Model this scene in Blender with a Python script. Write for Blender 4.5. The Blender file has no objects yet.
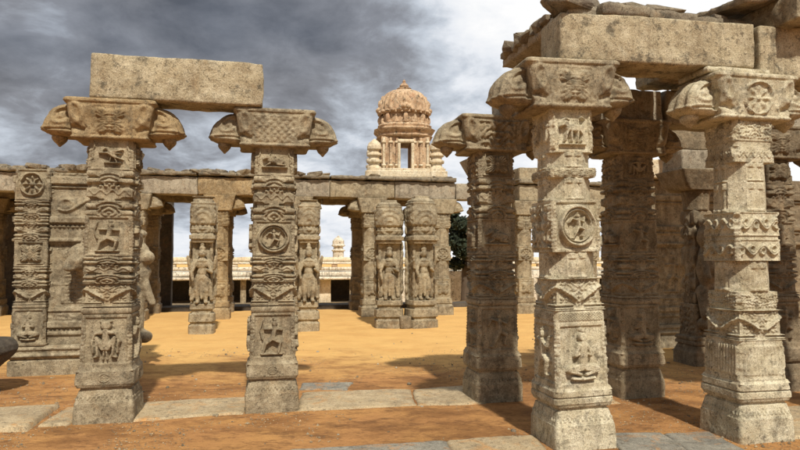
import bpy, bmesh, math, random
import numpy as np
from mathutils import Vector, Matrix, Euler

random.seed(7)
S = bpy.context.scene
COL = S.collection
R = math.radians

# ------------------------------------------------------------------ camera
camd = bpy.data.cameras.new('camera'); cam = bpy.data.objects.new('camera', camd); COL.objects.link(cam)
camd.sensor_width = 36; camd.lens = 28.8; camd.clip_end = 3000; camd.clip_start = 0.05
cam.location = (0, 0, 1.6); cam.rotation_euler = (R(90 + 2.86), 0, 0)
S.camera = cam
S.view_settings.view_transform = 'Standard'; S.view_settings.look = 'None'
S.view_settings.exposure = 0.0; S.view_settings.gamma = 1; S.view_settings.use_curve_mapping = False

# ------------------------------------------------------------------ light
SUN_AZ = 166.0      # compass-like angle of the sun from +Y towards +X
SUN_EL = 50.0
sl = bpy.data.lights.new('sun', 'SUN'); sl.energy = 4.7; sl.angle = R(2.0); sl.color = (1.0, 0.93, 0.8)
so = bpy.data.objects.new('sun', sl); COL.objects.link(so)
_d = Vector((math.sin(R(SUN_AZ)) * math.cos(R(SUN_EL)), math.cos(R(SUN_AZ)) * math.cos(R(SUN_EL)), math.sin(R(SUN_EL))))
so.rotation_euler = _d.to_track_quat('Z', 'Y').to_euler(); so.location = _d * 50

W = bpy.data.worlds.new('World'); S.world = W; W.use_nodes = True
def build_world():
    nt = W.node_tree; N = nt.nodes; L = nt.links
    for n in list(N): N.remove(n)
    out = N.new('ShaderNodeOutputWorld'); bg = N.new('ShaderNodeBackground'); bg.inputs['Strength'].default_value = 0.1
    sky = N.new('ShaderNodeTexSky'); sky.sky_type = 'NISHITA'; sky.sun_disc = False
    sky.sun_elevation = R(SUN_EL); sky.sun_rotation = R(SUN_AZ); sky.dust_density = 2.0
    tc = N.new('ShaderNodeTexCoord'); sp = N.new('ShaderNodeSeparateXYZ'); L.new(tc.outputs['Generated'], sp.inputs[0])
    def mth(op, a, b=None, c=None, clamp=False):
        n = N.new('ShaderNodeMath'); n.operation = op; n.use_clamp = clamp
        for i, v in enumerate((a, b, c)):
            if v is None: continue
            if isinstance(v, (int, float)): n.inputs[i].default_value = v
            else: L.new(v, n.inputs[i])
        return n.outputs[0]
    zc = mth('MAXIMUM', sp.outputs[2], 0.0); zz = mth('ADD', zc, 0.30)
    cx = mth('DIVIDE', sp.outputs[0], zz); cy = mth('DIVIDE', sp.outputs[1], zz)
    cb = N.new('ShaderNodeCombineXYZ'); L.new(cx, cb.inputs[0]); L.new(cy, cb.inputs[1]); cb.inputs[2].default_value = 3.7
    def noise(scale, detail, rough, dist, w):
        n = N.new('ShaderNodeTexNoise'); n.noise_dimensions = '4D'; n.inputs['W'].default_value = w
        n.inputs['Scale'].default_value = scale; n.inputs['Detail'].default_value = detail
        n.inputs['Roughness'].default_value = rough; n.inputs['Distortion'].default_value = dist
        L.new(cb.outputs[0], n.inputs['Vector']); return n.outputs[0]
    n1 = noise(0.85, 5, 0.45, 0.15, 8.35)     # cover
    n2 = noise(2.1, 10, 0.55, 0.25, 5.1)    # billows
    # brighter cloud towards the right of the view
    side = N.new('ShaderNodeMapRange'); side.interpolation_type = 'SMOOTHSTEP'
    side.inputs[1].default_value = -0.12; side.inputs[2].default_value = 0.42
    L.new(sp.outputs[0], side.inputs[0])
    up = N.new('ShaderNodeMapRange'); up.interpolation_type = 'SMOOTHSTEP'
    up.inputs[1].default_value = 0.0; up.inputs[2].default_value = 0.25; L.new(sp.outputs[2], up.inputs[0])
    br = mth('MULTIPLY', side.outputs[0], 0.42)
    v = mth('ADD', mth('MULTIPLY', n1, 0.75), mth('MULTIPLY', n2, 0.45))
    low = mth('MULTIPLY', mth('SUBTRACT', 1.0, up.outputs[0]), 0.05)
    n3 = noise(5.5, 8, 0.6, 0.3, 1.7)
    v = mth('ADD', v, mth('MULTIPLY', mth('SUBTRACT', n3, 0.5), 0.38))
    v = mth('MULTIPLY_ADD', mth('SUBTRACT', v, 0.6), 1.75, 0.67)
    v = mth('ADD', mth('ADD', v, br), low)
    rp = N.new('ShaderNodeValToRGB'); e = rp.color_ramp.elements
    e[0].position = 0.26; e[0].color = (0.10, 0.105, 0.12, 1)
    e[1].position = 0.94; e[1].color = (1.0, 1.0, 1.0, 1)
    for p, c in ((0.44, (0.205, 0.212, 0.235, 1)), (0.53, (0.27, 0.28, 0.31, 1)), (0.61, (0.40, 0.43, 0.48, 1)), (0.69, (0.58, 0.63, 0.70, 1)), (0.78, (0.82, 0.85, 0.9, 1))):
        q = rp.color_ramp.elements.new(p); q.color = c
    L.new(v, rp.inputs[0])
    mul = N.new('ShaderNodeMix'); mul.data_type = 'RGBA'; mul.blend_type = 'MULTIPLY'; mul.inputs[0].default_value = 1
    L.new(rp.outputs[0], mul.inputs[6])
    bk = N.new('ShaderNodeMapRange'); bk.interpolation_type = 'SMOOTHSTEP'; L.new(sp.outputs[1], bk.inputs[0])     # clouds dimmed behind and overhead, out of view, to cut the fill light
    for i, q in enumerate((-0.35, 0.35, 5.5, 10.0)): bk.inputs[i + 1].default_value = q
    ov = N.new('ShaderNodeMapRange'); ov.interpolation_type = 'SMOOTHSTEP'; L.new(sp.outputs[2], ov.inputs[0])
    for i, q in enumerate((0.42, 0.75, 1.0, 0.85)): ov.inputs[i + 1].default_value = q
    bo = mth('MULTIPLY', bk.outputs[0], ov.outputs[0]); cc = N.new('ShaderNodeCombineXYZ')
    for i in range(3): L.new(bo, cc.inputs[i])
    L.new(cc.outputs[0], mul.inputs[7])
    cov = N.new('ShaderNodeMapRange'); cov.inputs[1].default_value = 0.25; cov.inputs[2].default_value = 0.42
    cov.inputs[3].default_value = 0.8; cov.inputs[4].default_value = 1.0
    L.new(n1, cov.inputs[0])
    mx = N.new('ShaderNodeMix'); mx.data_type = 'RGBA'; L.new(cov.outputs[0], mx.inputs[0])
    L.new(sky.outputs[0], mx.inputs[6]); L.new(mul.outputs[2], mx.inputs[7])
    L.new(mx.outputs[2], bg.inputs['Color']); L.new(bg.outputs[0], out.inputs[0])
build_world()

# ------------------------------------------------------------------ noise in numpy
def _h(ix, iy, iz, seed):
    n = (ix * 374761393 + iy * 668265263 + iz * 2147483647 % 1274126177 + iz * 1103515245 + seed * 974634777) & 0xFFFFFFFF
    n = ((n ^ (n >> 13)) * 1274126177) & 0xFFFFFFFF
    n = ((n ^ (n >> 16)) * 2246822519) & 0xFFFFFFFF
    return ((n ^ (n >> 15)) & 0xFFFF) / 65535.0 * 2 - 1
def vnoise(P, scale, seed=0):
    Q = np.asarray(P, float) * scale + 1000.0
    I = np.floor(Q).astype(np.int64); F = Q - I; F = F * F * F * (F * (F * 6 - 15) + 10)
    r = 0
    for dx in (0, 1):
        wx = F[..., 0] if dx else 1 - F[..., 0]
        for dy in (0, 1):
            wy = F[..., 1] if dy else 1 - F[..., 1]
            for dz in (0, 1):
                wz = F[..., 2] if dz else 1 - F[..., 2]
                r = r + wx * wy * wz * _h(I[..., 0] + dx, I[..., 1] + dy, I[..., 2] + dz, seed)
    return r
def fbm(P, scale, octs=4, seed=0, gain=0.5):
    a, t, r = 1.0, 0, 0
    for o in range(octs):
        r = r + a * vnoise(P, scale * 2 ** o, seed + o * 17); t += a; a *= gain
    return r / t

# ------------------------------------------------------------------ mesh helpers
def make_mesh(name, V, F4, F3=None, smooth=True):
    me = bpy.data.meshes.new(name)
    V = np.asarray(V, np.float32); F4 = np.asarray(F4, np.int32).reshape(-1, 4)
    F3 = np.zeros((0, 3), np.int32) if F3 is None else np.asarray(F3, np.int32).reshape(-1, 3)
    me.vertices.add(len(V)); me.vertices.foreach_set('co', V.ravel())
    n4, n3 = len(F4), len(F3)
    me.loops.add(n4 * 4 + n3 * 3); me.polygons.add(n4 + n3)
    me.loops.foreach_set('vertex_index', np.concatenate([F4.ravel(), F3.ravel()]).astype(np.int32))
    st = np.concatenate([np.arange(n4) * 4, n4 * 4 + np.arange(n3) * 3]).astype(np.int32)
    me.polygons.foreach_set('loop_start', st)
    me.polygons.foreach_set('use_smooth', np.full(n4 + n3, smooth))
    me.update(calc_edges=True); me.validate()
    return me
def join_arrays(parts):
    V, A, B, o = [], [], [], 0
    for v, a, b in parts:
        V.append(v); A.append(np.asarray(a).reshape(-1, 4) + o); B.append(np.asarray(b).reshape(-1, 3) + o); o += len(v)
    return np.concatenate(V), np.concatenate(A), np.concatenate(B)

def loft(zs, hx, hy, M=12, H=None, octs=None, rn=None, cx=None, cy=None, noise=0.0, nsc=6.0, seed=0, capb=True):
    """vertical loft of a rectangular section; H(face, s, z) gives relief height on each face"""
    zs = np.asarray(zs, float); n = len(zs)
    hx = np.broadcast_to(np.asarray(hx, float), (n,)); hy = np.broadcast_to(np.asarray(hy, float), (n,))
    s = -1 + 2 * np.arange(M) / M
    Sg, Zg = np.meshgrid(s, zs)
    e = np.zeros(n) if H is None else H(0, np.full((n, 1), -1.0), zs[:, None])[:, 0]
    P = np.zeros((n, 4 * M, 3))
    for k in range(4):
        h = 0 if H is None else H(k, Sg, Zg)
        a = slice(k * M, (k + 1) * M)
        X = hx[:, None]; Y = hy[:, None]; E_ = e[:, None]
        if k == 0: x, y = Sg * (X + E_), -(Y + h)
        elif k == 1: x, y = (X + h), Sg * (Y + E_)
        elif k == 2: x, y = -Sg * (X + E_), (Y + h)
        else: x, y = -(X + h), -Sg * (Y + E_)
        P[:, a, 0] = x; P[:, a, 1] = y; P[:, a, 2] = Zg
    if octs is not None or rn is not None:
        a = np.abs(P[..., 0]) / hx[:, None]; b = np.abs(P[..., 1]) / hy[:, None]
        if octs is not None:
            o = np.broadcast_to(np.asarray(octs, float), (n,))[:, None]
            sc = np.minimum(1, 1.42 / np.maximum(a + b, 1e-6)); sc = sc ** o
            P[..., 0] *= sc; P[..., 1] *= sc
        if rn is not None:
            q = np.broadcast_to(np.asarray(rn, float), (n,))[:, None]
            m = np.maximum(np.maximum(a, b), 1e-6)
            sc = m / np.maximum((a ** q + b ** q) ** (1 / q), 1e-6)
            P[..., 0] *= sc; P[..., 1] *= sc
    if cx is not None: P[..., 0] += np.asarray(cx)[:, None]
    if cy is not None: P[..., 1] += np.asarray(cy)[:, None]
    if noise:
        d = np.stack([P[..., 0], P[..., 1], 0 * P[..., 0]], -1)
        d /= np.maximum(np.linalg.norm(d, axis=-1, keepdims=True), 1e-6)
        P = P + d * (fbm(P, nsc, 5, seed, 0.6) * noise)[..., None]
    m = 4 * M
    i = np.arange(n - 1)[:, None] * m; j = np.arange(m)[None]; j2 = (j + 1) % m
    Q = np.stack([i + j, i + j2, i + m + j2, i + m + j], -1).reshape(-1, 4)
    V = P.reshape(-1, 3)
    ct = V[-m:].mean(0); cb = V[:m].mean(0)
    V = np.concatenate([V, [cb, ct]]); nb, ntp = n * m, n * m + 1
    jj = np.arange(m); top = (n - 1) * m
    T = np.stack([top + jj, top + (jj + 1) % m, np.full(m, ntp)], -1)
    if capb: T = np.concatenate([T, np.stack([(jj + 1) % m, jj, np.full(m, nb)], -1)])
    return V, Q, T

def boxgrid(sx, sy, sz, res=0.06, r=0.02, noise=0.01, nsc=5, seed=0, chip=0.0):
    """worn stone block centred on the origin"""
    hs = np.array([sx, sy, sz]) / 2.0
    n = [max(2, int(round(2 * h / res))) for h in hs]
    V, Q, off = [], [], 0
    for ax in range(3):
        u, v = (ax + 1) % 3, (ax + 2) % 3
        gu = np.linspace(-1, 1, n[u] + 1); gv = np.linspace(-1, 1, n[v] + 1)
        # pull the outer rows to the edges so the rounding has vertices
        for g, h in ((gu, hs[u]), (gv, hs[v])):
            if len(g) > 4:
                k = max(0.0, 1 - 1.3 * r / h); g[1] = -k if -k < g[2] else g[1]; g[-2] = k if k > g[-3] else g[-2]
        A, B = np.meshgrid(gu, gv, indexing='ij')
        for sg in (-1, 1):
            P = np.zeros(A.shape + (3,)); P[..., ax] = sg * hs[ax]; P[..., u] = A * hs[u]; P[..., v] = B * hs[v]
            V.append(P.reshape(-1, 3)); nu, nv = A.shape
            i = np.arange(nu - 1)[:, None] * nv + np.arange(nv - 1)[None]
            q = np.stack([i, i + nv, i + nv + 1, i + 1], -1).reshape(-1, 4)
            if sg < 0: q = q[:, ::-1]
            Q.append(q + off); off += nu * nv
    V = np.concatenate(V); Q = np.concatenate(Q)
    key = np.round(V, 5); _, idx, inv = np.unique(key, axis=0, return_index=True, return_inverse=True)
    V = V[idx]; Q = inv.reshape(-1)[Q]
    rr = min(r, hs.min() * 0.9)
    if chip:
        rr = np.clip(rr * (1 + chip * fbm(V, 4, 3, seed + 5)) + .10 * chip * np.maximum(0, fbm(V, 6, 4, seed + 8) - .22), 0.002, hs.min() * 0.9)[:, None]
    inner = np.clip(V, -(hs - rr), hs - rr); d = V - inner; L = np.linalg.norm(d, axis=1, keepdims=True)
    d = d / np.maximum(L, 1e-9); V = np.where(L > 1e-9, inner + d * rr, V)
    dist = fbm(V, nsc, 5, seed, 0.55) * noise
    nrm = V / hs; nrm = np.sign(nrm) * np.abs(nrm) ** 8; nrm /= np.maximum(np.linalg.norm(nrm, axis=1, keepdims=True), 1e-9)
    V = V + nrm * dist[:, None]
    return V, Q, np.zeros((0, 3), int)

def xf(arr, loc=(0, 0, 0), rot=(0, 0, 0)):
    V, Q, T = arr; M = np.array(Euler([R(a) for a in rot]).to_matrix())
    return V @ M.T + np.array(loc), Q, T

def put(name, arr, mat, parent=None, loc=None, rz=None, smooth=True):
    o = bpy.data.objects.new(name, make_mesh(name, *arr, smooth=smooth)); COL.objects.link(o)
    if mat: o.data.materials.append(mat)
    if parent: o.parent = parent
    if loc is not None: o.location = loc
    if rz is not None: o.rotation_euler = (0, 0, R(rz)) if not isinstance(rz, tuple) else tuple(R(a) for a in rz)
    return o
def tag(o, label=None, cat=None, group=None, kind=None):
    if label: o['label'] = label
    if cat: o['category'] = cat
    if group: o['group'] = group
    if cat and not kind: kind = 'thing'
    if kind: o['kind'] = kind
    return o
def empty(name, loc, rz=0, label=None, cat=None, group=None):
    o = bpy.data.objects.new(name, None); COL.objects.link(o); o.location = loc
    o.rotation_euler = (0, 0, R(rz)); o.empty_display_size = 0.2
    return tag(o, label, cat, group)
def children(o): return [c for c in bpy.data.objects if c.parent == o]
def copy_tree(o, parent=None):
    c = o.copy(); COL.objects.link(c); c.parent = parent
    for ch in children(o): copy_tree(ch, c)
    return c

def blob(balls, voxel=0.02, noise=0.006, nsc=20, seed=0):
    """one continuous surface grown round ellipsoids (x,y,z,rx,ry,rz) and limbs (p0,p1,r0,r1)"""
    bm = bmesh.new()
    def ball(c, r):
        m = Matrix.Translation(c) @ Matrix.Diagonal((r[0], r[1], r[2], 1))
        bmesh.ops.create_icosphere(bm, subdivisions=2, radius=1.0, matrix=m)
    for b in balls:
        if len(b) == 6: ball(b[:3], b[3:])
        else:
            p0, p1, r0, r1 = b; L = (Vector(p1) - Vector(p0)).length
            k = max(2, int(L / (min(r0, r1) * 0.35)))
            for i in range(k + 1):
                t = i / k; rr = r0 + (r1 - r0) * t
                ball(Vector(p0).lerp(Vector(p1), t), (rr, rr, rr))
    me = bpy.data.meshes.new('tmp'); bm.to_mesh(me); bm.free()
    o = bpy.data.objects.new('tmp', me); COL.objects.link(o)
    m = o.modifiers.new('r', 'REMESH'); m.mode = 'VOXEL'; m.voxel_size = voxel
    m2 = o.modifiers.new('s', 'SMOOTH'); m2.factor = 0.5; m2.iterations = 1
    dg = bpy.context.evaluated_depsgraph_get(); dg.update()
    ev = o.evaluated_get(dg).to_mesh()
    V = np.zeros(len(ev.vertices) * 3); ev.vertices.foreach_get('co', V); V = V.reshape(-1, 3)
    Nn = np.zeros(len(ev.vertices) * 3); ev.vertices.foreach_get('normal', Nn); Nn = Nn.reshape(-1, 3)
    Q = [tuple(p.vertices) for p in ev.polygons]
    q4 = [q for q in Q if len(q) == 4]; q3 = [q for q in Q if len(q) == 3]
    bpy.data.objects.remove(o); bpy.data.meshes.remove(me)
    V = V + Nn * (fbm(V, nsc, 3, seed) * noise)[:, None]
    return V, np.array(q4).reshape(-1, 4), np.array(q3, int).reshape(-1, 3)

# ------------------------------------------------------------------ materials
def stone(name, base, dark, light, grain=0.62, stain=(0.3, 0.17, 0.07), stain_amt=0.35, bump=0.8, rough=0.88, lichen=0.25, streak=0.45):
    m = bpy.data.materials.new(name); m.use_nodes = True; nt = m.node_tree; N = nt.nodes; L = nt.links
    b = N['Principled BSDF']; b.inputs['Roughness'].default_value = rough; b.inputs['Specular IOR Level'].default_value = 0.25
    tc = N.new('ShaderNodeTexCoord'); oi = N.new('ShaderNodeObjectInfo')
    ad = N.new('ShaderNodeVectorMath'); ad.operation = 'ADD'
    ml = N.new('ShaderNodeMath'); ml.operation = 'MULTIPLY'; ml.inputs[1].default_value = 37.0; L.new(oi.outputs['Random'], ml.inputs[0])
    L.new(tc.outputs['Object'], ad.inputs[0]); L.new(ml.outputs[0], ad.inputs[1])
    def noise(sc, det=4, ro=0.6, dist=0.0):
        n = N.new('ShaderNodeTexNoise'); n.inputs['Scale'].default_value = sc; n.inputs['Detail'].default_value = det
        n.inputs['Roughness'].default_value = ro; n.inputs['Distortion'].default_value = dist
        L.new(ad.outputs[0], n.inputs['Vector']); return n.outputs[0]
    def rng(v, a, c, lo=0.0, hi=1.0):
        n = N.new('ShaderNodeMapRange'); L.new(v, n.inputs[0])
        for i, x in enumerate((a, c, lo, hi)): n.inputs[i + 1].default_value = x
        return n.outputs[0]
    def mix(f, a, c, mode='MIX'):
        n = N.new('ShaderNodeMix'); n.data_type = 'RGBA'; n.blend_type = mode
        if isinstance(f, float): n.inputs[0].default_value = f
        else: L.new(f, n.inputs[0])
        for k, x in ((6, a), (7, c)):
            if isinstance(x, tuple): n.inputs[k].default_value = (*x, 1)
            else: L.new(x, n.inputs[k])
        return n.outputs[2]
    big = noise(2.2, 5, 0.6, 0.6); mid = noise(9, 5, 0.65, 0.4); fine = noise(100, 5, 0.8); spk = noise(150, 2, 0.6)
    c = mix(rng(big, 0.38, 0.60), dark, base)
    c = mix(rng(mid, 0.45, 0.75, 0, 0.75), c, light)
    st = noise(3.3, 6, 0.7, 1.2)
    c = mix(rng(st, 0.54, 0.70, 0, stain_amt), c, stain)
    li = noise(6.5, 7, 0.75, 0.3)
    c = mix(rng(li, 0.54, 0.63, 0, min(1, lichen * 2.2)), c, (0.085, 0.075, 0.055))
    pit = noise(24, 5, 0.8, 0.2); c = mix(rng(pit, 0.56, 0.62, 0, 0.7), c, (0.09, 0.07, 0.045))
    # rain streaks and chisel-dressed mottling
    mp = N.new('ShaderNodeMapping'); mp.inputs['Scale'].default_value = (9, 9, 0.9); L.new(ad.outputs[0], mp.inputs[0])
    sn = N.new('ShaderNodeTexNoise'); sn.inputs['Scale'].default_value = 1.0; sn.inputs['Detail'].default_value = 6; sn.inputs['Roughness'].default_value = 0.7; L.new(mp.outputs[0], sn.inputs['Vector'])
    c = mix(rng(sn.outputs[0], 0.53, 0.68, 0, streak), c, (0.10, 0.08, 0.055))
    c = mix(rng(noise(4.6, 6, 0.7, 0.8), 0.55, 0.72, 0, 0.55), c, light)
    g = rng(fine, 0.3, 0.7, 1 - grain * 0.75, 1 + grain * 0.75)
    g2 = rng(spk, 0.33, 0.42, 1 - grain, 1.0)
    gm = N.new('ShaderNodeMath'); gm.operation = 'MULTIPLY'; L.new(g, gm.inputs[0]); L.new(g2, gm.inputs[1])
    cr = N.new('ShaderNodeCombineXYZ')
    for i in range(3): L.new(gm.outputs[0], cr.inputs[i])
    c = mix(1.0, c, cr.outputs[0], 'MULTIPLY')
    L.new(c, b.inputs['Base Color'])
    bp = N.new('ShaderNodeBump'); bp.inputs['Strength'].default_value = bump; bp.inputs['Distance'].default_value = 0.012
    L.new(noise(55, 8, 0.8), bp.inputs['Height'])
    bp2 = N.new('ShaderNodeBump'); bp2.inputs['Strength'].default_value = bump * 0.8; bp2.inputs['Distance'].default_value = 0.03
    L.new(noise(12, 4, 0.6), bp2.inputs['Height']); L.new(bp.outputs[0], bp2.inputs['Normal'])
    L.new(bp2.outputs[0], b.inputs['Normal'])
    return m
M_tan = stone('granite_tan', (0.37, 0.305, 0.20), (0.20, 0.16, 0.105), (0.55, 0.475, 0.335))
M_pale = stone('granite_pale', (0.60, 0.54, 0.385), (0.40, 0.34, 0.225), (0.74, 0.69, 0.54), stain_amt=0.3)
M_warm = stone('granite_warm', (0.40, 0.29, 0.155), (0.24, 0.17, 0.09), (0.52, 0.41, 0.25), stain_amt=0.45)
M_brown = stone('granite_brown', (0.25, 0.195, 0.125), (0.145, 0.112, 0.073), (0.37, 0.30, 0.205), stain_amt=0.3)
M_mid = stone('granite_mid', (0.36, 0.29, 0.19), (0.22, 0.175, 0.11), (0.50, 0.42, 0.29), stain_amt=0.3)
M_beam = stone('granite_beam', (0.46, 0.39, 0.26), (0.31, 0.25, 0.16), (0.62, 0.55, 0.40), grain=0.7, stain_amt=0.25, lichen=0.35)
M_grey = stone('granite_grey', (0.38, 0.33, 0.25), (0.26, 0.22, 0.165), (0.50, 0.44, 0.34), stain=(0.42, 0.25, 0.12), stain_amt=0.3)
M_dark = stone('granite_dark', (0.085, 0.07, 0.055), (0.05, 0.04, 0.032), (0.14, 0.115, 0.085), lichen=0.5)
M_rub = stone('rubble', (0.25, 0.21, 0.15), (0.15, 0.12, 0.09), (0.36, 0.31, 0.22), lichen=0.5)
M_paver = stone('paving_stone', (0.44, 0.34, 0.205), (0.32, 0.245, 0.15), (0.54, 0.44, 0.29), stain=(0.50, 0.26, 0.09), stain_amt=0.9, lichen=0.15, bump=0.3, streak=0.1)
M_pgrey = stone('paving_grey', (0.27, 0.25, 0.205), (0.18, 0.17, 0.145), (0.37, 0.345, 0.28), stain=(0.46, 0.23, 0.08), stain_amt=0.9, lichen=0.2, bump=0.3, streak=0.1)
M_plaster = stone('tower_plaster', (0.58, 0.41, 0.255), (0.38, 0.24, 0.14), (0.72, 0.58, 0.42), grain=0.2, stain=(0.36, 0.16, 0.08), stain_amt=0.6, lichen=0.42, streak=0.7)
M_cream = stone('cream_plaster', (0.72, 0.62, 0.45), (0.60, 0.47, 0.30), (0.80, 0.73, 0.58), grain=0.15, stain_amt=0.2, lichen=0.15)
M_white = stone('whitewash', (0.70, 0.64, 0.53), (0.52, 0.45, 0.34), (0.80, 0.76, 0.67), grain=0.12, stain_amt=0.25, lichen=0.45, streak=0.8)
def flat(name, c, rough=0.9):
    m = bpy.data.materials.new(name); m.use_nodes = True; nt = m.node_tree
    b = nt.nodes['Principled BSDF']; b.inputs['Roughness'].default_value = rough
    n = nt.nodes.new('ShaderNodeTexNoise'); n.inputs['Scale'].default_value = 9
    r = nt.nodes.new('ShaderNodeValToRGB'); nt.links.new(n.outputs[0], r.inputs[0])
    r.color_ramp.elements[0].color = (*[x * 0.6 for x in c], 1); r.color_ramp.elements[1].color = (*[min(1, x * 1.4) for x in c], 1)
    nt.links.new(r.outputs[0], b.inputs['Base Color']); return m
M_leaf = flat('leaves', (0.02, 0.03, 0.014)); M_leaf2 = flat('leaves_light', (0.035, 0.045, 0.02)); M_bark = flat('bark', (0.09, 0.065, 0.045))

def sand():
    m = bpy.data.materials.new('sand'); m.use_nodes = True; nt = m.node_tree; N = nt.nodes; L = nt.links
    b = N['Principled BSDF']; b.inputs['Roughness'].default_value = 0.95; b.inputs['Specular IOR Level'].default_value = 0.1
    tc = N.new('ShaderNodeTexCoord')
    def noise(sc, det=4, ro=0.6, dist=0.0):
        n = N.new('ShaderNodeTexNoise'); n.inputs['Scale'].default_value = sc; n.inputs['Detail'].default_value = det
        n.inputs['Roughness'].default_value = ro; n.inputs['Distortion'].default_value = dist
        L.new(tc.outputs['Object'], n.inputs['Vector']); return n.outputs[0]
    def rng(v, a, c, lo=0.0, hi=1.0):
        n = N.new('ShaderNodeMapRange'); L.new(v, n.inputs[0])
        for i, x in enumerate((a, c, lo, hi)): n.inputs[i + 1].default_value = x
        return n.outputs[0]
    def mix(f, a, c):
        n = N.new('ShaderNodeMix'); n.data_type = 'RGBA'; L.new(f, n.inputs[0])
        for k, x in ((6, a), (7, c)):
            if isinstance(x, tuple): n.inputs[k].default_value = (*x, 1)
            else: L.new(x, n.inputs[k])
        return n.outputs[2]
    # paler dry sand in the open court, redder earth by the paving; its reach also paints a broader shadow band
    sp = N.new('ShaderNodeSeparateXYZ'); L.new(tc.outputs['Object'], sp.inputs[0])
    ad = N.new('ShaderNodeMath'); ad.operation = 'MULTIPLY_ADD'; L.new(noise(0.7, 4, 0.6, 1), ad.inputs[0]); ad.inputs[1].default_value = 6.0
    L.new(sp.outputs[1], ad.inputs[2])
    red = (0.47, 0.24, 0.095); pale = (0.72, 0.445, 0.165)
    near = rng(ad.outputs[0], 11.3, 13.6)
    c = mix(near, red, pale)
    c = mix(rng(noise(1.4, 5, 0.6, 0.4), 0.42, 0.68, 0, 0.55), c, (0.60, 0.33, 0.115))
    inv = rng(ad.outputs[0], 11.6, 13.8, 1.0, 0.10)  # dark patches carried back over the beam's shadow, painting it wider
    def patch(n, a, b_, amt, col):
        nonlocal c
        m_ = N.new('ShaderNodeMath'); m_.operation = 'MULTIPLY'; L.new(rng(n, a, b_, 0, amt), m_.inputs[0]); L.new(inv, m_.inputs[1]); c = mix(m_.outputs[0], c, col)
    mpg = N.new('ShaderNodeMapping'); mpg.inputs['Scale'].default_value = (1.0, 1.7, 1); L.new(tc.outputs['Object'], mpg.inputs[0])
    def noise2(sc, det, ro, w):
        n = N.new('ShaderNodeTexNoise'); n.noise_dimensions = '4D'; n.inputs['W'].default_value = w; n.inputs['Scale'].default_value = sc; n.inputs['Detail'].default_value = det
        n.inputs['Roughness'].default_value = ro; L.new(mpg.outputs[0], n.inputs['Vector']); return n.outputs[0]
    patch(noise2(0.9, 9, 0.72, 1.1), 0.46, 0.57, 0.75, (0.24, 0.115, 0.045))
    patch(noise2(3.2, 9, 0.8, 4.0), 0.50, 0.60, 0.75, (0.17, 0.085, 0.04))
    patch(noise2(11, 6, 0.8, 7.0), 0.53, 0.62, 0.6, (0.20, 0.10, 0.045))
    c = mix(rng(noise(120, 3, 0.8), 0.58, 0.70, 0, 0.35), c, (0.26, 0.14, 0.07))
    L.new(c, b.inputs['Base Color'])
    bp = N.new('ShaderNodeBump'); bp.inputs['Strength'].default_value = 1.0; bp.inputs['Distance'].default_value = 0.025
    L.new(noise(22, 8, 0.75), bp.inputs['Height'])
    bp2 = N.new('ShaderNodeBump'); bp2.inputs['Strength'].default_value = 0.45; bp2.inputs['Distance'].default_value = 0.05
    L.new(noise(5, 5, 0.65, 0.5), bp2.inputs['Height']); L.new(bp.outputs[0], bp2.inputs['Normal'])
    L.new(bp2.outputs[0], b.inputs['Normal'])
    return m
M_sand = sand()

# ------------------------------------------------------------------ ground
T0 = 12.0                                # the hall's grid is turned 12 degrees
U = np.array([math.cos(R(T0)), math.sin(R(T0))]); Vv = np.array([-math.sin(R(T0)), math.cos(R(T0))])
def ground():
    gx = np.unique(np.concatenate([np.linspace(-9, 9, 260), np.linspace(-60, 60, 81), np.array([-1500, -700, -300, -120, 120, 300, 700, 1500])]))
    gy = np.unique(np.concatenate([np.linspace(2.5, 17, 260), np.linspace(-40, 70, 80), np.array([-300, 120, 250, 600, 1500])]))
    X, Y = np.meshgrid(gx, gy)
    P = np.stack([X, Y, 0 * X], -1)
    Z = fbm(P, 0.9, 4, 3) * 0.008 + fbm(P, 5, 3, 9) * 0.006
    dv = (X * Vv[0] + Y * Vv[1])
    drop = np.clip((dv - 22.5) / 6.0, 0, 1); drop = drop * drop * (3 - 2 * drop)
    Z = Z - 1.5 * drop
    V = np.stack([X, Y, Z], -1).reshape(-1, 3); ny, nx = X.shape
    i = np.arange(ny - 1)[:, None] * nx + np.arange(nx - 1)[None]
    Q = np.stack([i, i + 1, i + nx + 1, i + nx], -1).reshape(-1, 4)
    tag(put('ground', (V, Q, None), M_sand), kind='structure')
ground()

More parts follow.
